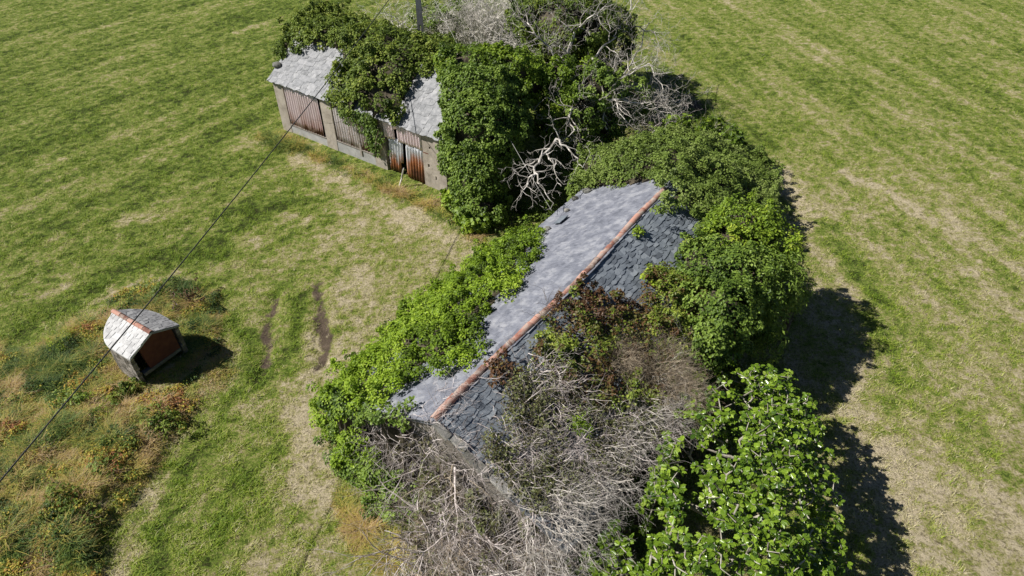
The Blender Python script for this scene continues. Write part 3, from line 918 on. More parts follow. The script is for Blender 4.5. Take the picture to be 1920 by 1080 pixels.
M['corr_pink'] = corr_mat('pinkish_corrugated_iron', (.74, .62, .63), (.46, .28, .24), .74, 1.08, .3, 3.0)
M['corr_grey'] = corr_mat('greyish_corrugated_iron', (.70, .64, .64), (.42, .34, .31), .72, 1.08, .3, 3.0)
M['corr_rust'] = corr_mat('rusty_corrugated_iron', (.62, .63, .66), (.48, .19, .075), .66, .86, .1, 1.9)

def corr(name, mat, s0, s1, z0, z1, b=.03, pitch=.18, amp=.042, tone=.5, skew=0.0, cut=None, parent=None):
    mb = MB(); n = int((s1 - s0) / pitch * 6)
    zs = np.linspace(z0, z1, 7)
    vid = {}
    V = []; T = []; Fc = []
    ph = random.random() * 3
    for i in range(n + 1):
        s = s0 + (s1 - s0) * i / n
        tt = tone + .35 * (float(vnoise(s * 3.1 + 7, 3.0, 8)) - .5)
        for j, z in enumerate(zs):
            bb = b + amp * math.sin(2 * math.pi * (s - s0) / pitch + ph) + .01 * math.sin(3 * z + s)
            V.append(sp(s + skew * (z - z1), bb, z + (.03 * math.sin(s * 9) if j == 0 else 0))); T.append(tt)
    m_ = len(zs)
    for i in range(n):
        for j in range(m_ - 1):
            sm = s0 + (s1 - s0) * (i + .5) / n; zm = (zs[j] + zs[j + 1]) / 2
            if cut and cut(sm, zm): continue
            Fc.append((i * m_ + j, (i + 1) * m_ + j, (i + 1) * m_ + j + 1, i * m_ + j + 1))
    me = np_mesh(name, np.array(V), [q for f in Fc for q in f], [4] * len(Fc), {"tone": np.array(T)}, True)
    o = link_mesh(name, me, mat, parent or shed)
    md = o.modifiers.new('thickness', 'SOLIDIFY'); md.thickness = .006
    return o
for k in range(3):
    a = .75 + k * .925
    corr('corrugated_panel', M['corr_pink'], a, min(a + .93, 3.38), .54, SZ - .05, .03 - .012 * (k % 2), tone=.42 + .1 * k)
for k in range(3):
    a = 4.42 + k * .87
    corr('corrugated_panel', M['corr_grey'], a, min(a + .86, 7.0), .64, SZ - .05, .03 - .012 * (k % 2), tone=.45 + .08 * k)
tag(corr('corrugated_panel', M['corr_pink'], 7.88, 9.12, 1.95, SZ - .04, -.02, tone=.4, cut=lambda s, z: 8.62 < s < 8.78 and z < 2.62), 'pinkish upper door panel with a slot torn out')
corr('corrugated_panel', M['corr_pink'], 9.13, 10.36, 1.95, SZ - .04, -.035, tone=.5)
tag(corr('corrugated_door', M['corr_rust'], 8.12, 9.05, .12, 2.0, .06, tone=.5, skew=.06, cut=lambda s, z: (8.85 < s and z < .7)), 'white corrugated door leaf rusted orange along its foot')
tag(corr('corrugated_door', M['corr_rust'], 9.2, 10.33, .04, 1.98, .045, tone=.55, skew=.03), 'wide corrugated door leaf, white above and orange rust below')
sbox('inner_darkness_wall', M['stone'], .4, SL - .4, 2.6, 2.7, 0, SZ) .name = 'dark_backing_wall'  # added unseen wall, keeps the inside dark behind the shed front
# roofs
for sg, O_b, mt in ((1, 0, M['slate_white']), (-1, SD, M['slate_mossgrey'])):
    run = SD / 2 + .18
    dn = norm(-SB * sg - Z1 * (SR / (SD / 2))); nr = norm(-SB * sg * (SR / (SD / 2)) + Z1)
    D = run * math.hypot(1, SR / (SD / 2))
    top = sp(-.15, SD / 2, SZ + SR + .06)
    mb = MB(); mb.box(top, SU, dn, nr, 0, SL + .45, 0, D, -.05, .05)
    rf_ = mb.build('roof', mt, shed)
    tag(rf_, 'front slope of lichen whitened slates' if sg > 0 else 'rear slope under the ivy')
    if sg > 0:
        slates('slates', mt, rf_, top, SU, dn, nr, SL + .45, D, .42, .30, .035, .016, None, .35, 9, gap=.006)
def roofS(px, py, lift=0.0): return at_plane(px, py, sp(0, SD / 2, SZ + SR + .12 + lift), norm(-SB * (SR / (SD / 2)) + Z1))
def shed_top(x, y):
    p = np.stack([np.asarray(x) - SA[0], np.asarray(y) - SA[1]], -1)
    s_ = p @ SU[:2]; t_ = p @ SB[:2]
    return np.where((s_ > -.3) & (s_ < SL + .4) & (t_ > -.25) & (t_ < SD + .25), SZ + SR - SR / (SD / 2) * np.abs(t_ - SD / 2), -5.0)
def in_shed(x, y, m=.1):
    p = np.array([x, y, 0]) - SA
    return (-m < p @ SU < SL + m) and (-m < p @ SB < SD + m)
def in_shed_wide(x, y): return in_shed(x, y, .75)
def in_shed_front(x, y):
    p = np.array([x, y, 0]) - SA
    return (-.6 < p @ SU < SL + .6) and (-.9 < p @ SB < SD + .1)
stone(roofS(521, 125) + Z1 * .10, .27, 'round grey stone on the pale left end of the shed roof', None)
mb = MB()
p0 = at(748, 352, .05); p1 = at(757, 315, .95)
mb.tube([p0, (p0 + p1) / 2 + np.array([.03, 0, 0]), p1], [.045, .04, .03], 6)
mb.tube([(p0 + p1) / 2, (p0 + p1) / 2 + np.array([.12, .0, .45])], [.03, .02], 6)
tag(mb.build('forked_stick', M['deadwhite']), 'pale forked stick leaning against the rusty shed doors', 'stick')

# ================================================================== WELL HOUSE
WZR = 1.95
WA = at(283, 624, WZR); WBk = at(212, 583, WZR)
WU = norm((WBk - WA) * np.array([1, 1, 0])); WLn = float(np.linalg.norm(WBk - WA)) ; WN = np.array([-WU[1], WU[0], 0])
WW = .98; WS = .44                                     # half width, pitch
def wp(s, t, z): return np.array([WA[0], WA[1], 0]) + WU * s + WN * t + Z1 * z
well = thing('stone_well_house', wp(WLn / 2, 0, 0), 'small round backed stone well house with pale slate roof and short orange tile ridge', 'well house')
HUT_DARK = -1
def half_w(s):
    c = WLn - WW - .02
    return WW if s <= c else math.sqrt(max(WW ** 2 - (s - c) ** 2, 0.0004))
for sg in (1, -1):
    mb = MB(); n = 18; top = []
    for i in range(n + 1):
        s = WLn * (1 - (1 - i / n) ** 1.6) if i > 0 else 0
        w = half_w(min(s, WLn)) + (.01 if i else 0)
        top += [wp(s, 0, WZR), wp(s, sg * w, WZR - WS * w)]
    V = top + [p - Z1 * .07 for p in top]
    o_ = len(top); Fc = []
    for i in range(n):
        a = 2 * i
        Fc += [(a, a + 1, a + 3, a + 2), (o_ + a, o_ + a + 2, o_ + a + 3, o_ + a + 1), (a + 1, o_ + a + 1, o_ + a + 3, a + 3)]
    Fc.append((0, o_, o_ + 1, 1))
    mb.add(V, Fc, .6)
    mt = M['slate_mossgrey'] if sg == HUT_DARK else M['slate_hut_sunlit']  # slope towards the sun painted lighter, slope away from it darker
    rf_ = mb.build('roof', mt, well)
    dn = norm(WN * sg - Z1 * WS); nr = norm(WN * sg * WS + Z1)
    k_ = math.hypot(1, WS)
    def inside(s, d, k_=k_):
        lim = half_w(min(max(s, 0), WLn)) * k_
        return lim if d is None else d < lim
    slates('slates', mt, rf_, wp(0, 0, WZR), WU, dn, nr, WLn, WW * k_, .24, .17, .022, .012, inside, .3, 21 + sg, base=.004)
for k in range(5):
    ridge_tile(well, wp(WLn - k * .42, 0, WZR + .0), wp(max(WLn - k * .42 - .45, -.03), 0, WZR + .015), .085, [.9, .2, 1.1, .6, .35][k], k)
# stone wall: courses following the horseshoe plan
mb = MB(); r_ = random.Random(5)
path = [(.12, WW - .14), (WLn - WW, WW - .14)]
c = WLn - WW
ang = [(c + (WW - .14) * math.sin(a), (WW - .14) * math.cos(a)) for a in np.linspace(0, math.pi, 22)]
path = [(.1 + (c - .1) * i / 5, WW - .14) for i in range(5)] + ang + [(c - (c - .1) * i / 5, -(WW - .14)) for i in range(1, 6)]
for i in range(len(path) - 1):
    (s0, t0), (s1, t1) = path[i], path[i + 1]
    d = norm(wp(s1, t1, 0) - wp(s0, t0, 0)); nn = np.cross(d, Z1); L_ = np.linalg.norm(wp(s1, t1, 0) - wp(s0, t0, 0))
    zt = WZR - WS * max(abs(t0), abs(t1)) - .09
    z = -.1
    while z < zt:
        h = r_.uniform(.09, .16); z2 = min(z + h, zt)
        mb.box(wp(s0, t0, 0), d, nn, Z1, .0, L_ - .004, -.12 - r_.random() * .01, .0 + r_.random() * .045, z + .003, z2 - .004, r_.random())
        z = z2
mb.build('wall', M['stone'], well)
mb = MB()
mb.add([wp(.12, -.74, .55), wp(.12, .45, .55), wp(.12, .55, WZR - WS * .55 - .09), wp(.12, 0, WZR - .09), wp(.12, -.72, WZR - WS * .74 - .09)] +
       [wp(.26, -.74, .55), wp(.26, .45, .55), wp(.26, .55, WZR - WS * .55 - .09), wp(.26, 0, WZR - .09), wp(.26, -.72, WZR - WS * .72 - .09)],
       [(0, 1, 2, 3, 4), (9, 8, 7, 6, 5)] + [(i, (i + 1) % 5, 5 + (i + 1) % 5, 5 + i) for i in range(5)], .6)
mb.build('brick_infill', M['brick'], well)
mb = MB(); mb.box(wp(0, 0, 0), WU, WN, Z1, .10, .30, -.74, .74, .42, .548, .4); mb.build('lintel', M['fieldstone'], well)

# ================================================================== POLE AND WIRES
PX, PY = -5.38, 40.55
pole = thing('power_pole', (PX, PY, 0), 'tapering grey concrete power pole rising behind the ivy covered shed', 'power pole')
PT = 7.0
mb = MB()
def ring(z, w, d): return [(PX - w, PY - d, z), (PX + w, PY - d, z), (PX + w, PY + d, z), (PX - w, PY + d, z)]
hexes = [(0, .21, .15), (3.35, .175, .125), (3.9, .168, .12), (PT, .13, .09)]
for (za, wa, da), (zb, wb, db) in zip(hexes[:1] + hexes[2:3], hexes[1:2] + hexes[3:4]):
    mb.hexa(ring(za, wa, da) + ring(zb, wb, db))
for sgn in (-1, 1):      # slot between the two legs
    x0, x1 = PX + sgn * .165, PX + sgn * .05
    a, b = min(x0, x1), max(x0, x1)
    mb.hexa([(a, PY - .12, 3.352), (b, PY - .12, 3.352), (b, PY + .12, 3.352), (a, PY + .12, 3.352), (a, PY - .12, 3.898), (b, PY - .12, 3.898), (b, PY + .12, 3.898), (a, PY + .12, 3.898)])
mb.build('shaft', M['concrete'], pole)
m, nt, p, out = new_mat('black_cable'); p.inputs["Base Color"].default_value = C4(.022, .022, .022); p.inputs["Roughness"].default_value = .6; M['cable'] = m
m, nt, p, out = new_mat('galvanised_wire'); p.inputs["Base Color"].default_value = C4(.35, .34, .32); p.inputs["Roughness"].default_value = .5; M['wire'] = m
m, nt, p, out = new_mat('porcelain'); p.inputs["Base Color"].default_value = C4(.6, .58, .52); p.inputs["Roughness"].default_value = .3; M['porcelain'] = m
mb = MB(); mb.box((PX, PY, 0), (1, 0, 0), (0, 1, 0), (0, 0, 1), -.35, .35, -.15, -.092, 6.55, 6.66); mb.build('crossarm', M['concrete'], pole)
for dx in (-.28, .28):
    mb = MB(); mb.tube([(PX + dx, PY - .12, 6.662), (PX + dx, PY - .12, 6.74), (PX + dx, PY - .12, 6.86)], [.03, .055, .035], 10); mb.build('insulator', M['porcelain'], pole)
# main cable: sagging from the pole over the shed and away past the camera's left side
cdir = np.array([-.172, -.985, -.036])
q0 = np.array([-6.86, 33.3, 6.36])
mb = MB(); pts = []
for k in range(41):
    t = -7.3 + k * (52 / 40)
    p = q0 + cdir * t + Z1 * (.0011 * (t - 18) * (t - 18) - .0011 * 324 )
    pts.append(p)
CAB0 = pts[0]
mb.tube(pts, .019, 6)
tag(mb.build('power_cable', M['cable'], None, True), 'thick black overhead cable crossing the meadow, the shed and the well house', 'cable')
# thin service wire from the pole down to the farmhouse eave
a = np.array([PX + .28, PY - .12, 6.84]); b = hp(11.6, HW - .1, zE + .45)
mb = MB(); pts = []
for k in range(25):
    t = k / 24
    pts.append(a + (b - a) * t - Z1 * 1.2 * t * (1 - t))
mb.tube(pts, .009, 5)
tag(mb.build('service_wire', M['wire'], None, True), 'thin grey service wire running down to the farmhouse eave over the dark hollow', 'wire')

# ================================================================== IVY AND BUSHES
# --- bright hedge down the left side of the farmhouse
O = [roofL(1014, 437, .1), roofL(1013, 470, .1), roofL(990, 518, .1), roofL(962, 556, .1), roofL(932, 582, .1), roofL(902, 612, .1), roofL(905, 655, .1), roofL(882, 686, .1),
     roofL(842, 694, .1), roofL(806, 694, .1), roofL(772, 710, .1), roofL(762, 728, .1), roofL(716, 754, .1), roofL(676, 766, .1), at(695, 792, 2.4), at(735, 822, 2.2),
     at(725, 850, 1.9), at(680, 860, 1.6), at(640, 850, .8), at(622, 815, .4), at(600, 775, .4), at(590, 725, .5), at(650, 690, .3), at(705, 655, .2), at(735, 600, .2), at(785, 545, .3),
     at(835, 535, .3), at(875, 490, .25), at(940, 448, .2), at(990, 436, .8)]
I = [at(640, 735, 2.5), at(690, 740, 2.9), at(700, 700, 2.6), at(760, 640, 2.5), at(830, 590, 2.45), at(880, 545, 2.5), at(930, 500, 2.5), at(980, 455, 2.4), at(860, 630, 2.9), at(780, 670, 2.8),
     at(950, 530, 2.9), at(690, 800, 2.6), at(800, 545, .9), at(745, 620, 1.0)]
h = thing('ivy_hedge', at(800, 650, 0), 'bright green ivy hedge swallowing the left eave of the farmhouse', 'ivy')
mass(h, O, I, M['hedge'], leaf=.082, rc=(.12, .26), cover=1.9, per=52, amp=.45, nsc=1.25, tone=.54, tvar=.34, seed=1, floor=in_house, minz=house_top)
O = [at(620, 800, .6), at(612, 850, .2), at(650, 900, .15), at(695, 960, .15), at(755, 990, .1), at(800, 985, .4), at(785, 930, 1.2), at(790, 865, 2.0), at(770, 845, 2.1), at(690, 820, 1.9)]
h = thing('ivy_bush', at(720, 930, 0), 'darker green ivy bush at the left foot of the near gable', 'ivy')
mass(h, O, [at(700, 880, 1.5), at(740, 900, 1.5), at(730, 950, .8)], M['ivy'], leaf=.095, rc=(.13, .26), cover=1.8, per=44, amp=.4, nsc=1.2, tone=.55, tvar=.34, seed=31, floor=in_house, minz=house_top)
# --- ivy over the far gable
O = [roofL(1083, 356, .1), roofL(1100, 353, .1), roofL(1170, 348, .12), roofL(1219, 338, .12), roofL(1238, 362, .12), roofL(1232, 392, .15), roofR(1258, 393, .12), roofR(1287, 402, .12), roofR(1292, 440, .15), roofR(1300, 470, .15), at(1360, 470, 2.6),
     at(1420, 430, 2.0), at(1450, 380, 1.0), at(1470, 330, .3), at(1440, 290, .4), at(1385, 268, .8), at(1330, 250, 1.2), at(1262, 243, 1.8), at(1200, 262, 2.4), at(1130, 276, 2.5), at(1092, 300, 2.2), at(1085, 335, 2.2)]
I = [at(1190, 300, 4.1), at(1240, 300, 4.5), at(1280, 340, 4.5), at(1320, 320, 3.4), at(1330, 390, 3.6), at(1390, 340, 2.3), at(1140, 310, 3.2), at(1250, 270, 3.4), at(1340, 280, 2.2)]
h = thing('ivy_mass', at(1280, 380, 0), 'olive green ivy heaped over the far gable of the farmhouse', 'ivy')
mass(h, O, I, M['olive'], leaf=.09, rc=(.12, .26), cover=1.7, per=46, amp=.55, nsc=1.2, tone=.68, tvar=.34, seed=2, floor=in_house, minz=house_top)
# --- ivy over the shed roof
O = [roofS(530, 104, .1), roofS(548, 100, .1), roofS(580, 93, .1), roofS(612, 92, .1), roofS(638, 108, .1), roofS(632, 130, .1), roofS(612, 158, .1), roofS(608, 192, .1), roofS(650, 212, .1), roofS(690, 229, .1),
     roofS(742, 236, .1), roofS(755, 200, .1), roofS(775, 160, .1), roofS(790, 130, .1), roofS(815, 140, .1), roofS(845, 150, .1), at(865, 110, 5.0), at(850, 80, 4.4), at(800, 78, 4.3), at(740, 62, 4.2), at(690, 44, 4.0), at(640, 12, 3.9), at(590, 10, 4.0), at(550, 35, 4.2), at(524, 85, 4.2)]
I = [at(600, 45, 5.6), at(560, 75, 5.2), at(640, 60, 5.5), at(700, 85, 5.4), at(760, 105, 5.35), at(820, 118, 5.3), at(690, 150, 4.5), at(720, 190, 3.9), at(660, 165, 4.3)]
h = thing('ivy_mass', sp(4.5, 3, 0), 'dark green ivy blanket thrown over the ridge and middle of the shed roof', 'ivy')
mass(h, O, I, M['dkivy'], leaf=.13, rc=(.18, .34), cover=1.7, per=44, amp=.30, nsc=.8, tone=.66, tvar=.30, seed=3, floor=in_shed_front, minz=shed_top)
# hanging ivy on the pillar between the second bay and the doors
h = thing('hanging_ivy', sp(7.4, -.1, 0), 'straggling ivy hanging from the shed eave down the pillar by the doors', 'ivy')
n = 80
C = np.array([sp(random.gauss(7.35, .28), -.12 - .08 * random.random(), z) for z in np.random.default_rng(3).uniform(.9, 2.9, n)])
C2 = np.array([sp(random.uniform(5.2, 7.6), -.15 - .12 * random.random(), 2.95 - abs(random.gauss(0, .45))) for _ in range(85)])
C3 = np.array([sp(11.75 + random.gauss(0, .12), -.08, random.uniform(1.2, 2.8)) for _ in range(40)] + [sp(3.8 + random.gauss(0, .25), -.1, .3 + abs(random.gauss(0, .25))) for _ in range(14)])
C = np.concatenate([C, C2])
o = clumps_to_leaves(C, np.tile(-SB, (len(C), 1)), np.full(len(C), .13), 14, .12, np.full(len(C), .4))
link_mesh('foliage', cloud_mesh('foliage', *o[:4], T_leaf(), o[4]), M['ivy'], h)
segs = []
for k in range(16):
    grow(segs, sp(random.uniform(5.3, 7.7), -.12, 2.9), (-SB * .2 - Z1 + SU * random.uniform(-.3, .3)), random.uniform(.7, 2.2), .014, 2, .15, .25, -.03, .7, 3)
twig_mesh('vine_stems', segs, M['deadbrown'], h)
h = thing('wall_ivy', sp(11.6, -.1, 0), 'ivy creeping up the right corner of the shed front wall', 'ivy')
o = clumps_to_leaves(C3[:40], np.tile(-SB, (40, 1)), np.full(40, .15), 16, .12, np.full(40, .5))
link_mesh('foliage', cloud_mesh('foliage', *o[:4], T_leaf(), o[4]), M['ivy'], h)

# --- big ivy clad tree beside the shed
def bp(px, py, z, rx, ry, rz):
    p = at(px, py, z); return (p[0], p[1], z, rx, ry, rz)
h = thing('ivy_clad_tree', at(900, 400, 0), 'tall rounded tree wrapped in glossy green ivy beside the right end of the shed', 'tree')
blobs(h, [bp(905, 250, 3.4, 1.75, 1.3, 1.6), bp(900, 330, 1.7, 1.2, 1.2, 1.5), bp(895, 175, 4.6, 1.5, 1.5, 1.1), bp(900, 395, .6, 1.0, .8, .8), bp(950, 215, 3.4, 1.0, 1.2, 1.5)], M['ivy'], leaf=.12, rc=(.15, .28), cover=1.9, per=46, tone=.55, tvar=.2, seed=4, lump=.22)
h = thing('ivy_clad_tree', at(905, 200, 0), 'yellowish green ivy clad tree top just behind the big glossy one', 'tree')
blobs(h, [bp(880, 125, 4.9, 1.5, 1.2, .9), bp(945, 135, 4.7, 1.5, 1.2, 1.0), bp(990, 160, 3.8, 1.1, 1.1, 1.1)], M['yellowgreen'], leaf=.115, rc=(.15, .3), cover=1.8, per=44, tone=.42, tvar=.25, seed=5, lump=.28)
h = thing('ivy_clad_tree', at(1065, 320, 0), 'slender ivy clad trunk with light green leaves under the white dead branches', 'tree')
blobs(h, [bp(1045, 150, 4.2, .75, .7, .9), bp(1055, 195, 3.3, .8, .7, 1.0), bp(1035, 235, 2.5, .8, .6, 1.0), bp(1085, 140, 4.0, .9, .8, .7)], M['yellowgreen'], leaf=.115, rc=(.14, .28), cover=1.7, per=42, tone=.42, tvar=.3, seed=6, lump=.35)
h = thing('ivy_clad_tree', at(1100, 250, 0), 'darker ivy clad tree half hidden in the tangle of white dead branches', 'tree')
blobs(h, [bp(1120, 165, 3.6, 1.2, 1.1, 1.2), bp(1170, 195, 2.4, 1.2, 1.0, 1.1), bp(1090, 215, 3.0, .9, .8, 1.1), bp(1130, 235, 2.0, 1.0, .8, 1.0)], M['ivy'], leaf=.12, rc=(.15, .3), cover=1.4, per=40, tone=.68, tvar=.3, seed=7, lump=.4)
h = thing('evergreen_tree', at(1075, 190, 0), 'dark evergreen tree at the top edge behind the dead branches', 'tree')
blobs(h, [bp(1065, 45, 5.0, 2.2, 1.8, 1.5), bp(1120, 60, 4.4, 1.9, 1.6, 1.5), bp(1010, 30, 4.6, 1.6, 1.4, 1.4), bp(1070, 100, 3.4, 2.2, 1.4, 1.6), bp(1080, 0, 5.2, 1.8, 1.6, 1.3)], M['dkivy'], leaf=.125, rc=(.18, .36), cover=1.6, per=46, tone=.5, tvar=.3, seed=8, lump=.4)
# leafy weeds at the foot of the big ivy tree
h = thing('leafy_shrub', at(885, 425, 0), 'low bright leafy shrub at the foot of the big ivy clad tree', 'shrub')
blobs(h, [bp(868, 400, .5, .5, .4, .55), bp(890, 418, .4, .55, .4, .5), bp(855, 375, .5, .5, .4, .6)], M['yellowgreen'], leaf=.17, rc=(.14, .26), cover=1.3, per=22, tone=.5, tvar=.2, seed=9, lump=.3, tmpl=T_round(), body=False)
# green shrub at top left behind the pole
h = thing('leafy_shrub', at(820, 60, 0), 'light green shrub behind the power pole among the dead bushes', 'shrub')
blobs(h, [bp(800, 30, 1.0, .9, .8, 1.0), bp(845, 40, 1.2, 1.2, .9, 1.1), bp(880, 10, 1.4, 1.0, .9, 1.1)], M['ivy'], leaf=.16, rc=(.17, .3), cover=.9, per=26, tone=.6, tvar=.25, seed=10, lump=.4, body=False)
# fig sapling at the far corner
h = thing('fig_sapling', at(1320, 280, 0), 'small light green fig sapling beyond the far gable ivy', 'tree')
blobs(h, [bp(1300, 248, 1.6, .9, .7, .6), bp(1350, 262, 1.2, .9, .7, .6), bp(1265, 238, 1.6, .5, .5, .5)], M['yellowgreen'], leaf=.22, rc=(.17, .3), cover=.8, per=14, tone=.35, tvar=.2, seed=11, lump=.4, tmpl=T_fig(), body=False)
segs = []
for k in range(9): grow(segs, at(1310, 290, 0), (random.gauss(0, .5), random.gauss(0, .5), 1), 1.9, .035, 2, .2, .15, 0, .6, 3)
twig_mesh('branches', segs, M['figbark'], h)

# --- right side trees
h = thing('laurel_tree', at(1440, 560, 0), 'bushy tree with yellow green crown top at the right eave of the farmhouse', 'tree')
blobs(h, [bp(1395, 432, 3.9, 1.15, 1.0, .9), bp(1425, 475, 3.2, 1.1, 1.1, 1.1), bp(1370, 475, 3.5, 1.1, 1.1, 1.0)], M['yellowgreen'], leaf=.10, rc=(.14, .28), cover=1.8, per=44, tone=.66, tvar=.25, seed=12, lump=.3)
h = thing('ivy_mass', at(1400, 600, 0), 'deep green ivy rolling over the right eave of the farmhouse below the laurel', 'ivy')
blobs(h, [bp(1370, 530, 3.6, 1.05, 1.0, 1.0), bp(1345, 590, 3.5, 1.0, 1.0, 1.0), bp(1405, 545, 3.0, .9, 1.0, 1.3), bp(1330, 640, 3.2, .75, .8, .9), bp(1375, 570, 2.4, 1.1, 1.2, 1.6), bp(1325, 500, 3.9, 1.0, 1.0, .7)], M['ivy'], leaf=.10, rc=(.14, .28), cover=1.8, per=44, tone=.55, tvar=.25, seed=13, lump=.3)
h = thing('bay_tree', at(1470, 620, 0), 'loose sprigged bay tree standing in shade right of the farmhouse ivy', 'tree')
blobs(h, [bp(1458, 545, 3.1, .7, .65, .8), bp(1440, 595, 2.7, .5, .5, .6), bp(1440, 635, 2.5, .4, .4, .5), bp(1478, 525, 2.6, .5, .5, .8)], M['ivy'], leaf=.17, rc=(.16, .26), cover=1.5, per=22, tone=.75, tvar=.2, seed=14, lump=.4, tmpl=T_thin(), body=False)
segs = []
for k in range(8): grow(segs, at(1470, 640, 0), (random.gauss(-.1, .1), random.gauss(0, .1), 1), 2.6, .04, 1, .3, .08, 0, .4, 3)
twig_mesh('branches', segs, M['bark'], h)

# --- brambles on the right slope
O = [roofR(1000, 632, .12), roofR(1022, 600, .12), roofR(1062, 560, .12), roofR(1122, 542, .15), roofR(1145, 570, .15), roofR(1180, 575, .15), roofR(1205, 545, .15), roofR(1215, 510, .15), roofR(1260, 490, .15), roofR(1290, 455, .15), roofR(1330, 470, .3), at(1370, 520, 3.4),
     at(1375, 610, 3.0), at(1330, 690, 2.7), at(1290, 745, 2.6), roofR(1230, 775, .2), roofR(1130, 770, .2), roofR(1050, 725, .2), roofR(1000, 670, .15)]
I = [roofR(1100, 640, .5), roofR(1180, 660, .55), roofR(1240, 610, .7), roofR(1280, 550, .75), at(1310, 620, 3.3), roofR(1060, 610, .3), roofR(1140, 700, .5)]
h = thing('bramble_patch', hp(7, -2.5, 0), 'rust red and green bramble thicket sprawling on the right roof slope', 'bramble')
mass(h, O, I, M['bramble'], leaf=.09, rc=(.12, .26), cover=2.8, per=36, amp=.30, nsc=1.5, tone=.46, tvar=.5, seed=15, floor=lambda x, y: True, body=False, skirt=False, ragged=.2)
segs = []
for k in range(260):
    q = roofR(random.uniform(1010, 1310), random.uniform(560, 730), .05)
    grow(segs, q, (random.gauss(0, 1), random.gauss(0, 1), .7), random.uniform(.4, .9), .008, 1, .12, .3, 0, .8, 3)
twig_mesh('stems', segs, M['deadbrown'], h)
# small plants on the ridge and roof
for (px, py, lab) in ((1093, 0, ''),):
    pass
h = thing('roof_weed', roofR(940, 690, 0), 'rusty green bramble tuft growing beside the ridge tiles near the dead twigs', 'weed')
C = np.array([roofR(940 + random.gauss(0, 14), 690 + random.gauss(0, 12), .12 + .1 * random.random()) for _ in range(26)])
o = clumps_to_leaves(C, np.tile([0, 0, 1.0], (26, 1)), np.full(26, .12), 16, .10, np.full(26, .3)); link_mesh('foliage', cloud_mesh('foliage', *o[:4], T_leaf(), o[4]), M['bramble'], h)
h = thing('roof_weed', roofR(1198, 434, 0), 'tiny yellow green weed growing against the far end of the ridge tiles', 'weed')
C = np.array([roofR(1198 + random.gauss(0, 5), 434 + random.gauss(0, 4), .1) for _ in range(9)])
o = clumps_to_leaves(C, np.tile([0, 0, 1.0], (9, 1)), np.full(9, .1), 14, .10, np.full(9, .7)); link_mesh('foliage', cloud_mesh('foliage', *o[:4], T_leaf(), o[4]), M['yellowgreen'], h)
h = thing('roof_weed', roofR(1221, 520, 0), 'lime green leafy shoot on the right roof slope above the brambles', 'weed')
C = np.array([roofR(1221 + random.gauss(0, 7), 518 + random.gauss(0, 9), .25) for _ in range(10)])
o = clumps_to_leaves(C, np.tile([0, 0, 1.0], (10, 1)), np.full(10, .13), 16, .12, np.full(10, .85)); link_mesh('foliage', cloud_mesh('foliage', *o[:4], T_round(), o[4]), M['yellowgreen'], h)
h = thing('roof_weed', roofR(1090, 795, 0), 'feathery green weed sprouting among the dead twigs in the middle of the roof', 'weed')
C = np.array([roofR(1090 + random.gauss(0, 9), 795 + random.gauss(0, 9), .5) for _ in range(14)])
o = clumps_to_leaves(C, np.tile([0, 0, 1.0], (14, 1)), np.full(14, .13), 18, .11, np.full(14, .5)); link_mesh('foliage', cloud_mesh('foliage', *o[:4], T_thin(), o[4]), M['hedge'], h)

# ================================================================== DEAD TWIG MASSES
def twig_field(parent, spots, mat, name='twigs', thick=1.0, sides=3):
    """spots: list of (p, dir, L, r, depth, kids, wander)"""
    segs = []
    for (p, d, L, r, dep, kids, wa) in spots:
        grow(segs, p, d, L, r, dep, .13, wa, 0.0, .65, kids, .62)
    twig_mesh(name, segs, mat, parent, sides, thick)
    return len(segs)
# mat of dead climber over the lower right slope
h = thing('dead_climber', hp(2.5, -2.5, 0), 'matted grey brown dead climber covering the near right roof slope', 'dead climber')
sp_ = []
POLY = [(1000, 640), (1050, 690), (1110, 740), (1200, 740), (1280, 760), (1270, 800), (1200, 860), (1110, 940), (1000, 960), (950, 900), (905, 840), (930, 800), (950, 760), (945, 730), (975, 690)]
pp = np.array(POLY, float)
cnt = 0
while cnt < 620:
    x, y = random.uniform(900, 1290), random.uniform(640, 960)
    if not in_poly(np.array([x]), np.array([y]), POLY)[0]: continue
    cnt += 1
    q = roofR(x, y, .02 + .25 * random.random())
    if random.random() < .5: d = -HN * random.uniform(.2, 1.2) + HU * random.gauss(0, .7) + Z1 * random.uniform(-.1, .5)
    else: d = np.array([random.gauss(0, 1), random.gauss(0, 1), random.uniform(0, .5)])
    sp_.append((q, d, random.uniform(.35, 1.0), random.uniform(.006, .014), 1 if random.random() < .6 else 2, 3, .22))
n1 = twig_field(h, sp_, M['deadgrey'])
sp_ = [(roofR(x, y, .05), np.array([random.gauss(0, 1), random.gauss(0, 1), .6]), random.uniform(.3, .7), .006, 1, 3, .3) for x, y in [(random.uniform(930, 1250), random.uniform(690, 940)) for _ in range(420)] if in_poly(np.array([x]), np.array([y]), POLY)[0]]
n2 = twig_field(h, sp_, M['deadbrown'], 'brown_twigs')
# sparse olive leaves among it
C = []
while len(C) < 480:
    x, y = random.uniform(900, 1290), random.uniform(640, 960)
    if in_poly(np.array([x]), np.array([y]), POLY)[0] and vnoise(x / 45, y / 45, 77) > .36: C.append(roofR(x, y, .12 + .25 * random.random()))
C = np.array(C); o = clumps_to_leaves(C, np.tile([0, 0, 1.0], (len(C), 1)), np.full(len(C), .22), 22, .075, rng.random(len(C))); link_mesh('sparse_leaves', cloud_mesh('sparse_leaves', *o[:4], T_leaf(), o[4]), M['gorse'], h)

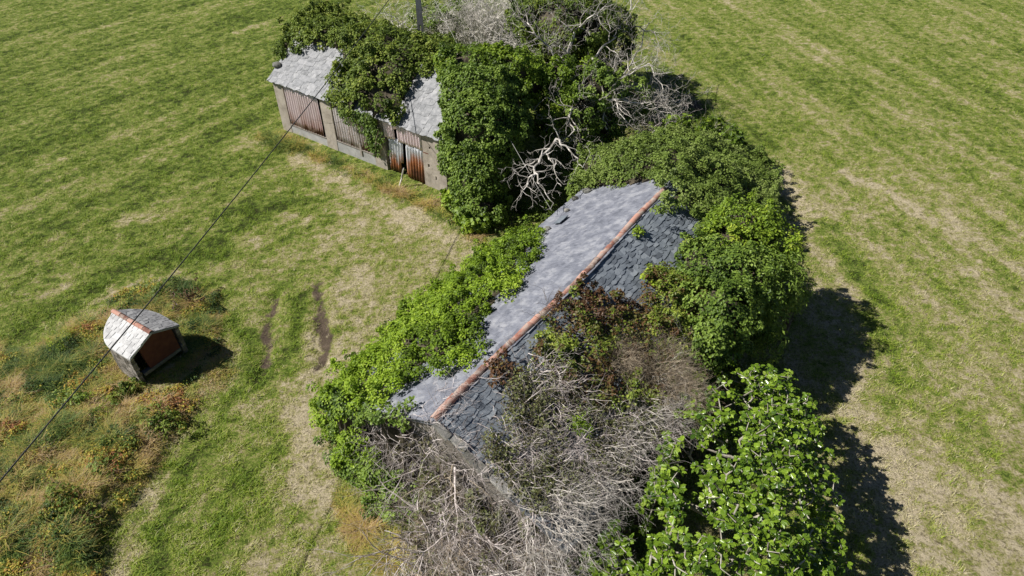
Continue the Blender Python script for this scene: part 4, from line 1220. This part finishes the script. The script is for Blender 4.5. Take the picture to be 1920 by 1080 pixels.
# round dead bush on the roof
h = thing('dead_shrub', roofR(1220, 700, 0), 'dense round brown dead shrub below the brambles on the roof', 'dead shrub')
sp_ = []
for (px, py, L) in ((1225, 695, .95), (1150, 670, .6), (1265, 740, .8)):
    b = roofR(px + 5, py + 12, .12)
    for k in range(150):
        d = norm(np.array([random.gauss(0, 1), random.gauss(0, 1), abs(random.gauss(0, .9)) + .15]))
        sp_.append((b, d, L * random.uniform(.75, 1.15), .010, 2, 4, .12))
n3 = twig_field(h, sp_, M['deadtan'])
# pale branches radiating over the right eave
h = thing('dead_climber', hp(3, -4.6, 0), 'pale bleached twigs fanning out over the shaded right eave', 'dead climber')
sp_ = []
for (s_, o_, z_, cnt_) in ((.3, -.2, .1, 9), (1.0, .1, .3, 10), (1.9, -.1, .2, 12), (2.7, .2, .35, 11), (3.6, 0, .25, 12), (4.5, .1, .3, 10), (5.3, .3, .3, 9), (6.1, .4, .3, 7), (2.2, .9, .4, 7), (4.0, .9, .4, 6), (.9, .9, .4, 7)):
    b = hp(s_, -HW + o_ + .45, zE + z_ + .25)
    for k in range(cnt_):
        a_ = random.gauss(.15, .65)
        d = -HN * math.cos(a_) + HU * math.sin(a_) + Z1 * random.uniform(-.25, .45)
        sp_.append((b + rng.normal(size=3) * .12, d, random.uniform(.55, 1.1), random.uniform(.009, .017), 3, 3.2, .16))
n4 = twig_field(h, sp_, M['deadpale'])
# dead bushes in front of the near gable
h = thing('dead_shrub', at(900, 1000, 0), 'large grey leafless shrub tangled against the near gable of the farmhouse', 'dead shrub')
sp_ = []
for k in range(420):
    s = -random.random() * 2.6
    t = random.uniform(-4.3, .35 + .45 * s)
    zt = max(.3, (HZR - abs(t) * HPITCH - .5) * (1 - (-s / 3.4)) - random.random() * .5)
    b = hp(s, t, zt)
    d = -HU * random.uniform(-.2, .8) - HN * random.gauss(.15, .7) + Z1 * random.uniform(-.2, .7)
    sp_.append((b, d, random.uniform(.6, 1.3), random.uniform(.008, .016), 2, 4, .18))
sp_ = [q if random.random() > .10 else (q[0], q[1], q[2] * 1.4, .03, 2, 4, .12) for q in sp_]
n5 = twig_field(h, sp_[::3] + sp_[1::3], M['deadgrey'])
twig_field(h, sp_[2::3], M['deadtan'], 'brown_twigs')
segs = []
for k in range(60):
    grow(segs, hp(-random.random() * 1.6, random.uniform(-4, .1), 0), (random.gauss(0, .25), random.gauss(0, .25), 1), 2.6, .03, 2, .25, .15, 0, .5, 3)
twig_mesh('trunks', segs, M['deadgrey'], h)
h = thing('dead_shrub', at(1000, 1050, 0), 'bleached dead shrub with long whitish twigs at the bottom edge right of the gable', 'dead shrub')
sp_ = []
for k in range(105):
    s_ = random.uniform(-1.8, 0.9); t_ = random.uniform(-4.0, -2.3)
    b = hp(s_, t_, max(HZR - abs(t_) * HPITCH + .2 if s_ > -.2 else 0, random.uniform(1.6, 2.6)))
    d = np.array([random.gauss(.3, .8), random.gauss(-.5, .8), random.uniform(-.2, .6)])
    sp_.append((b, d, random.uniform(.8, 1.5), .015, 2, 4.5, .14))
n6 = twig_field(h, sp_, M['deadpale'])
# sparse twigs on the ridge end and left verge
h = thing('dead_climber', hp(.3, .5, 0), 'wispy dead twigs lying across the near end of the ridge tiles', 'dead climber')
sp_ = []
for k in range(46):
    q = hp(random.uniform(-.2, 1.9), random.uniform(-1.1, .9), 0); q[2] = HZR - abs((q - H0) @ HN) * HPITCH + .12
    sp_.append((q, np.array([random.gauss(0, 1), random.gauss(0, 1), random.uniform(.1, .9)]), random.uniform(.3, .8), .007, 2, 3, .25))
for k in range(60):
    t = random.uniform(-.3, 2.2)
    sp_.append((hp(-.15 - random.random() * .3, t, max(HZR - abs(t) * HPITCH - .3 - random.random() * 1.2, .5)), np.array([random.gauss(0, 1), random.gauss(0, 1), random.uniform(-.2, .7)]), random.uniform(.4, .9), .009, 2, 3.2, .22))
for k in range(45):
    t = -random.uniform(.1, 4.0)
    q = hp(random.uniform(-.35, .35), t, HZR - abs(t) * HPITCH + .1)
    sp_.append((q, np.array([random.gauss(0, 1), random.gauss(0, 1), random.uniform(.0, .6)]), random.uniform(.35, .9), random.uniform(.006, .011), 2, 3, .22))
n7 = twig_field(h, sp_, M['deadgrey'])

# brown underlayer inside the near-gable shrub: a solid dark core and dry leaves
O = [hp(-.1, .9, 3.2), hp(-.12, 0, 3.9), hp(-.1, -1.6, 3.2), hp(-.1, -3.0, 2.5), hp(-.1, -4.2, 1.8), hp(-1.3, -4.6, .9), hp(-2.4, -3.6, .4), hp(-2.7, -1.5, .3), hp(-2.2, -.8, .2), hp(-1.2, .1, .6), hp(-.6, .7, 1.8)]
I = [hp(-.9, -.2, 2.4), hp(-.9, -1.8, 2.1), hp(-1.6, -2.5, 1.3), hp(-1.5, 0, 1.4)]
h = thing('dry_bush', hp(-1.2, 0, 0), 'dry olive brown bush filling the foot of the near gable beneath the grey twigs', 'bush')
mass(h, O, I, M['gorse'], leaf=.09, rc=(.15, .28), cover=.9, per=26, amp=.3, nsc=1.2, tone=.4, tvar=.5, seed=17, floor=in_house, ragged=.2)
# dark bush between roof edge and fig
O = [hp(.5, -4.1, 2.2), hp(3, -4.15, 2.2), hp(6, -4.2, 2.3), hp(8.5, -4.2, 2.4), hp(9, -5.2, 1.6), hp(7, -5.6, .8), hp(5, -5.2, .5), hp(2.5, -5.1, .4), hp(.5, -5.3, .4), hp(-1, -5.0, .6), hp(-.4, -4.2, 1.7)]
I = [hp(3, -4.6, 1.6), hp(7, -4.8, 2.0)]
h = thing('understory_bush', hp(4, -4.8, 0), 'shaded undergrowth in the dark gap between the right eave and the fig tree', 'bush')
mass(h, O, I, M['dkivy'], leaf=.12, rc=(.16, .3), cover=1.0, per=24, amp=.3, tone=.4, seed=18, floor=in_house)
# shaded undergrowth in the hollow between shed tree and farmhouse
O = [at(905, 425, .1), at(940, 350, .3), at(1000, 300, .4), at(1080, 250, .5), at(1180, 240, .6), at(1230, 250, .6), at(1180, 275, .7), at(1110, 300, .6), at(1075, 360, .5), at(1020, 415, .4), at(960, 435, .1)]
h = thing('understory_bush', at(1010, 360, 0), 'low dark undergrowth in the hollow beneath the drooping white branches', 'bush')
mass(h, O, [at(1010, 350, .5), at(1120, 270, .7)], M['dkivy'], leaf=.13, rc=(.16, .3), cover=.8, per=18, amp=.3, tone=.35, seed=19, body=False)

# ================================================================== DEAD TREES
h = thing('dead_tree', at(1110, 290, 0), 'bleached dead tree with tangled white branches reaching right of the ivy clad trees', 'tree')
segs = []
def limb(pix, r0, r1, depth=3, kids=1.3, L=1.3, wander=.2, up=0.0):
    P_ = [at(*q) for q in pix]
    n = len(P_) - 1
    for i in range(n):
        a, b = P_[i], P_[i + 1]
        m = 5
        for j in range(m):
            t0, t1 = j / m, (j + 1) / m
            ra = r0 + (r1 - r0) * (i + t0) / n; rb = r0 + (r1 - r0) * (i + t1) / n
            off = lambda t: np.array([math.sin(7 * (i + t)) * .06, math.cos(5 * (i + t)) * .06, math.sin(9 * (i + t)) * .05])
            segs.append((a + (b - a) * t0 + off(t0), a + (b - a) * t1 + off(t1), ra, rb))
            if random.random() < kids / 2:
                s = np.array([random.gauss(0, 1), random.gauss(0, 1), random.gauss(.1, .7)])
                grow(segs, a + (b - a) * t1 + off(t1), norm(b - a) * .6 + norm(s), L * random.uniform(.6, 1.2), max(rb * .6, .012), depth, .16, wander, up, .75, 3.0, .62, .006)
limb([(1110, 290, 0), (1080, 240, 2), (1060, 130, 4), (1075, 60, 5.2), (1085, 20, 5.6)], .14, .05)
limb([(1090, 250, 1.8), (1130, 170, 3.4), (1170, 140, 4), (1215, 120, 4.2)], .10, .03)
limb([(1090, 250, 1.8), (1105, 190, 3.6), (1150, 185, 3.5), (1200, 195, 3.0), (1245, 215, 2.4)], .09, .025)
limb([(1130, 170, 3.4), (1110, 110, 4.6), (1150, 70, 4.8), (1190, 50, 4.6)], .07, .025)
limb([(1100, 220, 2.5), (1085, 195, 3.6), (1065, 215, 3.4), (1075, 245, 2.8), (1110, 240, 2.2)], .07, .03)
limb([(1100, 220, 2.5), (1130, 205, 3.2), (1135, 240, 2.4), (1160, 250, 1.4)], .06, .02)
limb([(1170, 140, 4), (1200, 90, 4.2), (1215, 40, 4.2)], .05, .02)
limb([(1060, 130, 4), (1030, 90, 5), (1000, 60, 5.8), (985, 30, 6.2)], .06, .02, 3, 1.8)
limb([(1075, 60, 5.2), (1110, 30, 6.4), (1150, 5, 6.8)], .05, .02, 3, 1.8)
limb([(1150, 70, 4.8), (1180, 20, 5.6), (1190, -20, 5.8)], .045, .02, 3, 1.8)
limb([(1215, 120, 4.2), (1240, 160, 3.6), (1250, 200, 3.0)], .035, .012, 3, 1.8)
limb([(1190, 50, 4.6), (1225, 60, 4.2), (1245, 100, 3.8)], .035, .012, 3, 1.8)
limb([(1150, 185, 3.5), (1170, 225, 3.0), (1200, 250, 2.4)], .035, .012, 3, 1.6)
twig_mesh('branches', segs, M['deadpale'], h, 4)
h = thing('fallen_branch', at(1020, 330, 0), 'forked white dead branch drooping over the black hollow left of the farmhouse roof', 'branch')
segs = []
limb([(1043, 262, 4.4), (1010, 300, 4.0), (1000, 325, 3.8), (985, 350, 3.5), (975, 368, 3.2)], .055, .014, 2, 1.2, .6, .17, -.02)
limb([(1043, 262, 4.4), (1060, 275, 4.3), (1082, 295, 4.1), (1090, 315, 3.9)], .05, .013, 2, 1.3, .55, .17, -.02)
limb([(1020, 290, 4.1), (1040, 300, 4.0), (1042, 330, 3.7), (1050, 350, 3.4)], .04, .012, 2, 1.2, .5, .17, -.02)
limb([(1008, 300, 4.0), (985, 310, 3.8), (960, 325, 3.6)], .035, .010, 2, 1.1, .45, .17, -.02)
limb([(1003, 325, 3.8), (1015, 350, 3.5), (1035, 378, 3.2)], .035, .010, 2, 1.1, .45, .17, -.02)
twig_mesh('branches', segs, M['deadpale'], h, 5)
# dead bushes at the top
DL = ['bleached leafless shrub right beside the power pole at the top edge', 'bleached leafless shrub between the power pole and the evergreen, with sprawling white stems', 'twiggy pale shrub touching the left side of the evergreen', 'wispy bare shrub left of the power pole above the ivy']
for i, (px, py, rad, nst) in enumerate(((845, 70, 1.9, 46), (910, 85, 2.5, 64), (965, 60, 2.2, 44), (745, 60, 1.4, 16))):
    b0 = at(px, py, 0)
    h = thing('dead_shrub', b0, DL[i], 'dead shrub', 'dead shrubs along the top edge')
    sg = []
    for k in range(nst):
        d = norm([random.gauss(0, 1), random.gauss(0, .9), abs(random.gauss(0, .6)) + .35])
        grow(sg, b0 + np.array([random.gauss(0, .5), random.gauss(0, .4), 0]), d, rad * random.uniform(.8, 1.3), random.uniform(.03, .055), 3, .2, .17, 0, .65, 3.0, .62, .012)
    twig_mesh('branches', sg, M['deadwhite'], h, 3)
DL = ['spidery grey dead shrub spreading right of the dead tree over straw coloured ground', 'low brown dead shrub at the right end of the dark hollow']
for i, (px, py, rad, nst) in enumerate(((1205, 185, 1.8, 20), (1225, 245, 1.4, 20))):
    b0 = at(px, py, 0)
    h = thing('dead_shrub', b0, DL[i], 'dead shrub')
    sg = []
    for k in range(nst):
        d = norm([random.gauss(.2, 1), random.gauss(0, .9), abs(random.gauss(0, .6)) + .4])
        grow(sg, b0 + np.array([random.gauss(0, .5), random.gauss(0, .4), 0]), d, rad * random.uniform(.7, 1.2), random.uniform(.018, .032), 3, .2, .17, 0, .65, 2.8, .62, .006)
    twig_mesh('branches', sg, M['deadgrey'], h, 3)

# ================================================================== FIG TREE
fig0 = at(1380, 1000, 0)
h = thing('fig_tree', fig0, 'spreading fig tree with large glossy lobed leaves and pale branches right of the farmhouse', 'tree')
def fig_surface(x, y):
    """height of the crown over the ground plan"""
    return None
crown_px = [(1378, 650, 2.8), (1420, 680, 2.8), (1485, 700, 2.8), (1530, 745, 2.6), (1545, 820, 2.6), (1560, 900, 2.6), (1580, 1010, 2.4), (1590, 1100, 2.2), (1600, 1200, 2.1), (1400, 1260, 2.1), (1200, 1230, 2.0), (1100, 1120, 1.8),
            (1085, 1030, 2.7), (1135, 985, 3.0), (1215, 930, 2.9), (1230, 870, 3.0), (1258, 790, 3.0), (1290, 725, 3.0), (1335, 670, 2.9)]
crO = [tuple(at(*q)) for q in crown_px]
crI = [tuple(at(*q)) for q in ((1400, 780, 3.8), (1460, 800, 3.8), (1400, 880, 4.1), (1480, 900, 4.0), (1350, 960, 4.0), (1450, 1020, 4.0), (1300, 1040, 3.4), (1400, 1120, 3.9), (1250, 1080, 2.9))]
ftop = rbf(crO + crI)
tips = []
tries = 0
xs_ = [p[0] for p in crO]; ys_ = [p[1] for p in crO]
while len(tips) < 1200 and tries < 60000:
    tries += 1
    x, y = random.uniform(min(xs_), max(xs_)), random.uniform(min(ys_), max(ys_))
    if not in_poly(np.array([x]), np.array([y]), crO)[0]: continue
    zt = float(ftop(x, y)); lay = random.random()
    z = zt - (0.0 if lay < .6 else random.uniform(.3, 1.3)) + random.gauss(0, .13)
    if z < .6: continue
    if fbm(x * 1.1, y * 1.1, 81, 2) < .38 and random.random() < .92: continue
    q = np.array([x, y, z])
    if any(np.linalg.norm(q - t) < .21 for t in tips[-400:]): continue
    tips.append(q)
# branches: attach each tip to a growing skeleton
skel = [(fig0 + np.array([0, 0, .3]), -1)]
trunks = []
for k in range(7):
    a = 2 * math.pi * k / 7
    base_ = fig0 + np.array([.18 * math.cos(a), .18 * math.sin(a), 0])
    skel.append((base_ + np.array([.35 * math.cos(a), .35 * math.sin(a), .8]), 0))
order = sorted(tips, key=lambda t: np.linalg.norm(t - fig0))
nodes = [s[0] for s in skel]; par = [s[1] for s in skel]; load = [0] * len(nodes)
tipid = []
for t in order:
    A_ = np.array(nodes)
    d = np.linalg.norm(A_ - t, axis=1) + 0.35 * np.linalg.norm(A_ - fig0, axis=1) * 0.6 + 1.5 * np.maximum(A_[:, 2] - t[2], 0)
    j = int(np.argmin(d)); st = nodes[j]
    L_ = np.linalg.norm(t - st); m_ = max(1, int(L_ / .22)); prev = j
    for i in range(1, m_ + 1):
        f_ = i / m_
        p_ = st + (t - st) * f_ + np.array([random.gauss(0, .02), random.gauss(0, .02), -.12 * L_ * math.sin(math.pi * f_) * .5])
        nodes.append(p_); par.append(prev); prev = len(nodes) - 1
    tipid.append(prev)
load = np.zeros(len(nodes))
for t in tipid:
    k = t
    while k >= 0:
        load[k] += 1; k = par[k]
segs = []
for k in range(1, len(nodes)):
    ra = .0085 * max(load[par[k]], 1) ** .42; rb = .0085 * max(load[k], 1) ** .42
    if par[k] == 0: ra = rb
    segs.append((nodes[par[k]], nodes[k], min(ra, .11), min(rb, .11)))
twig_mesh('branches', segs, M['figbark'], h, 5)
P_ = []; N_ = []; S_ = []; T_l = []; D_ = []
for k in tipid:
    tip = nodes[k]; dr = norm(nodes[k] - nodes[par[k]] + np.array([0, 0, .15]))
    tn = random.gauss(.42, .17)
    for i in range(random.randint(7, 11)):
        a = i * 2.4 + random.random()
        el = random.uniform(-.1, .75)
        d = np.array([math.cos(a) * math.cos(el), math.sin(a) * math.cos(el), math.sin(el)]) + dr * .35
        d = norm(d)
        P_.append(tip + d * .04 - Z1 * random.random() * .10); D_.append(d - Z1 * .25)
        N_.append(Z1 * .9 + d * .25 + rng.normal(size=3) * .36); S_.append(random.uniform(.09, .185)); T_l.append(min(max(tn + random.gauss(0, .2), 0), 1))
link_mesh('leaves', cloud_mesh('leaves', np.array(P_), np.array(N_), np.array(S_), np.array(T_l), T_fig(), np.array(D_)), M['fig'], h)

# ================================================================== GRASS
def blades(name, X, Y, Hh, W, dryv, mat, lean=.5, z=None, curl=.4):
    N = len(X)
    a = rng.random(N) * 2 * math.pi
    dx, dy = np.cos(a), np.sin(a)
    ln = lean * (0.3 + rng.random(N))
    Z = ground_z(X, Y) - .01 if z is None else z
    p = np.stack([X, Y, Z], 1)
    side = np.stack([-dy, dx, np.zeros(N)], 1) * W[:, None]
    fw = np.stack([dx * ln, dy * ln, np.ones(N)], 1)
    mid = p + fw * (Hh * .55)[:, None]
    tip = p + np.stack([dx * ln * (1.6 + curl), dy * ln * (1.6 + curl), np.full(N, .92)], 1) * Hh[:, None]
    V = np.stack([p - side, p + side, mid + side * .7, mid - side * .7, tip], 1).reshape(-1, 3)
    b = np.arange(N) * 5
    F_ = np.stack([b, b + 1, b + 2, b + 3, b + 3, b + 2, b + 4], 1).ravel()
    S_ = np.tile([4, 3], N)
    me = np_mesh(name, V, F_, S_, {"dry": np.repeat(dryv, 5), "tone": np.repeat(rng.random(N), 5)})
    return me
def grass_mat(name, stops, trans=.3, rough=.6):
    m, nt, p, out = new_mat(name)
    f = mathn(nt, 'ADD', attr(nt, "dry"), mathn(nt, 'MULTIPLY', mathn(nt, 'SUBTRACT', attr(nt, "tone"), .5), .45), True)
    r = ramp(nt, stops); nt.links.new(f, r.inputs[0])
    nt.links.new(r.outputs[0], p.inputs["Base Color"]); p.inputs["Roughness"].default_value = rough; p.inputs["Specular IOR Level"].default_value = .3
    t = nt.nodes.new("ShaderNodeBsdfTranslucent"); nt.links.new(r.outputs[0], t.inputs["Color"])
    mx = nt.nodes.new("ShaderNodeMixShader"); mx.inputs[0].default_value = trans
    nt.links.new(p.outputs[0], mx.inputs[1]); nt.links.new(t.outputs[0], mx.inputs[2]); nt.links.new(mx.outputs[0], out.inputs[0])
    return m
GM = grass_mat('meadow_grass', [(0, C4(.13, .22, .018)), (.25, C4(.25, .36, .028)), (.45, C4(.37, .45, .052)), (.62, C4(.45, .46, .15)), (.8, C4(.55, .50, .27)), (1, C4(.64, .58, .40))])
TM = grass_mat('rough_tall_grass', [(0, C4(.05, .10, .02)), (.22, C4(.13, .21, .04)), (.38, C4(.26, .32, .07)), (.52, C4(.46, .43, .08)), (.68, C4(.50, .41, .11)), (.84, C4(.46, .30, .10)), (1, C4(.50, .38, .22))])
# meadow: tufts, thinning with distance
def scatter_tufts(n):
    # uniform over the visible trapezoid, a little denser nearby
    Y = 8 + (66 - 8) * rng.random(n) ** 1.35
    half = 5 + Y * 0.80
    X = (rng.random(n) * 2 - 1) * half
    return X, Y
X, Y = scatter_tufts(270000)
blk = np.array([in_house(x, y) or in_shed(x, y) for x, y in zip(X, Y)]); X, Y = X[~blk], Y[~blk]
dv = dryness(X, Y); sv = soilness(X, Y)
lush = fbm(X * 1.5, Y * 1.5, 25, 3)
cl_ = fbm(X * 2.6, Y * 2.6, 125, 3)
keep = (rng.random(len(X)) < (1.15 - .75 * dv) * np.clip((cl_ - .36) * 5, .06, 1)) & (rng.random(len(X)) > sv * .9)
X, Y, dv = X[keep], Y[keep], dv[keep]
per = 5
Xb = np.repeat(X, per) + rng.normal(size=len(X) * per) * .05; Yb = np.repeat(Y, per) + rng.normal(size=len(X) * per) * .05
db = np.clip(np.repeat(dv + rng.normal(size=len(dv)) * .16, per) + rng.normal(size=len(Xb)) * .08, 0, 1)
sc = np.repeat((.45 + rng.random(len(X)) ** 2 * 1.0) * (.6 + 1.1 * cl_[keep]), per)
me = blades('grass', Xb, Yb, (.045 + .06 * rng.random(len(Xb))) * sc * (1.15 - .4 * db), (.005 + .006 * rng.random(len(Xb))), db, GM, .8)
tag(link_mesh('meadow_grass', me, GM), 'short mown meadow grass, green with straw coloured patches, all over the field', 'grass', kind='stuff')

def region_grass(name, polypx, n, hgt, wid, dry_fn, mat, label, lean=1.0, per=9, spread=.09):
    P_ = poly_px(polypx)
    xs = [p[0] for p in P_]; ys = [p[1] for p in P_]
    X = rng.uniform(min(xs), max(xs), n * 3); Y = rng.uniform(min(ys), max(ys), n * 3)
    k = in_poly(X, Y, P_); X, Y = X[k][:n], Y[k][:n]
    e = seg_dist(X, Y, P_); k = rng.random(len(X)) < np.clip(e / .5 + .15, 0, 1); X, Y, e = X[k], Y[k], e[k]
    s = np.clip(e / .8, .35, 1) * (.10 + 2.3 * np.clip(fbm(X * 2.1, Y * 2.1, 66, 3) - .28, 0, 1) ** 1.1) * (.6 + .8 * rng.random(len(X)))
    s *= np.clip((np.hypot(X - WA[0] - .1, Y - WA[1] + .1) - .3) / 1.6, .25, 1)
    d = dry_fn(X, Y)
    Xb = np.repeat(X, per) + rng.normal(size=len(X) * per) * spread; Yb = np.repeat(Y, per) + rng.normal(size=len(X) * per) * spread
    db = np.clip(np.repeat(d, per) + rng.normal(size=len(Xb)) * .07, 0, 1)
    hh = np.repeat(s, per) * hgt * (.5 + .8 * rng.random(len(Xb)))
    me = blades(name, Xb, Yb, hh, wid * (.6 + .8 * rng.random(len(Xb))), db, mat, lean)
    return tag(link_mesh(name, me, mat), label, 'grass', kind='stuff')
wd = lambda X, Y: np.clip(.45 + 1.6 * (fbm(X * .5, Y * .5, 67, 3) - .5) + 2.6 * (fbm(X * 1.9, Y * 1.9, 68, 3) - .5), 0, 1)
region_grass('tall_grass', [(-60, 620), (60, 650), (140, 590), (200, 570), (215, 545), (330, 520), (415, 545), (430, 590), (425, 625), (450, 690), (430, 720), (370, 780), (335, 830), (290, 900), (245, 960), (215, 1010), (200, 1110), (-60, 1120)], 20000, .25, .007, wd, TM,
             'tall rough grass in orange, straw and green round and below the well house')
wd2 = lambda X, Y: np.clip(.42 + 2.4 * (fbm(X * 1.3, Y * 1.3, 69, 3) - .5), 0, 1)
region_grass('tall_grass', [(485, 250), (530, 245), (620, 290), (720, 335), (800, 365), (850, 385), (870, 430), (930, 440), (900, 470), (840, 420), (760, 385), (680, 345), (600, 310), (530, 290), (480, 275)], 5200, .50, .010, wd2, TM,
             'yellowish tall grass strip along the foot of the shed front')
wd3 = lambda X, Y: np.clip(.54 + 2.4 * (fbm(X * 1.3, Y * 1.3, 69, 3) - .5), 0, 1)
region_grass('tall_grass', [(620, 930), (650, 920), (700, 960), (760, 1000), (830, 1060), (840, 1120), (700, 1120), (650, 1020)], 3000, .42, .009, wd3, TM,
             'orange and yellow tall grass at the bottom edge below the ivy hedge')

M['weedmix'] = leaf_mat('mixed_weed_leaf', [(0, C4(.03, .06, .014)), (.22, C4(.07, .13, .025)), (.38, C4(.15, .22, .035)), (.5, C4(.32, .34, .06)), (.64, C4(.50, .42, .06)), (.8, C4(.46, .27, .06)), (1, C4(.28, .12, .05))], .6, .25, .25, 1.5, .2)
P_ = poly_px([(-60, 680), (80, 670), (160, 610), (205, 570), (230, 545), (330, 525), (410, 550), (425, 600), (400, 700), (360, 780), (320, 835), (280, 900), (235, 960), (205, 1010), (190, 1110), (-60, 1120)])
X = rng.uniform(min(p[0] for p in P_), max(p[0] for p in P_), 9000); Y = rng.uniform(min(p[1] for p in P_), max(p[1] for p in P_), 9000)
k = in_poly(X, Y, P_) & (fbm(X * 1.4, Y * 1.4, 201, 3) > .48) & (np.hypot(X - WA[0] + .6, Y - WA[1] - .4) > 1.7); X, Y = X[k], Y[k]
C = np.stack([X, Y, ground_z(X, Y) + .02 + .22 * np.clip(fbm(X * 1.4, Y * 1.4, 201, 3) - .4, 0, 1) * 3 * rng.random(len(X))], 1)
tn = .44 + 2.2 * (fbm(X * .8, Y * .8, 203, 3) - .5) + rng.normal(size=len(X)) * .10
o = clumps_to_leaves(C, np.tile([0, 0, 1.0], (len(C), 1)), .05 + .10 * rng.random(len(C)), 15, .07, tn)
tag(link_mesh('weeds', cloud_mesh('weeds', *o[:4], T_leaf(), o[4]), M['weedmix']), 'mixed green, yellow and rust coloured weeds matted over the rough heap below the well house', 'weeds', kind='stuff')
# low leafy weeds in the rough grass
WL = ['dark green low weed clump in the rough grass straight below the well house', 'dark leafy weed clump at the left of the rough grass', 'mustard yellow flowering weed clump left of the well house',
      'green bushy weed behind the well house', 'dark green bramble clump low in the bottom left rough grass', 'yellow green weed clump below the well house shadow', 'green weed clump at the right edge of the rough grass', 'red brown dock clump right behind the well house', 'grey green thistly clump by the grass track']
for i, (px, py, r, mt, tn) in enumerate(((250, 740, .55, 'dkivy', .6), (150, 770, .5, 'ivy', .5), (140, 650, .6, 'yellowgreen', .75), (300, 560, .55, 'olive', .4), (130, 970, .6, 'dkivy', .6), (205, 780, .4, 'yellowgreen', .7), (300, 800, .5, 'dkivy', .7), (345, 575, .4, 'bramble', .15), (205, 900, .45, 'olive', .6))):
    b = at(px, py, 0); b[2] = float(ground_z(np.array([b[0]]), np.array([b[1]]))[0])
    h = thing('weed_clump', b, WL[i], 'weed')
    blobs(h, [(b[0] + random.uniform(-.2, .2) * 2 * k, b[1] + random.uniform(-.3, .3) * k, b[2] + .14, r * .6, r * .55, r * .45) for k in (0, 1, 1.4)], M[mt], leaf=.09, rc=(.1, .2), cover=1.0, per=18, tone=tn, tvar=.2, seed=90 + i, name='foliage', lump=.5, body=False, tmpl=T_thin() if i in (2, 5) else None)
# red brown weeds heap near the dead tree
print('segs', n1, n2, n3, n4, n5, n6, n7)
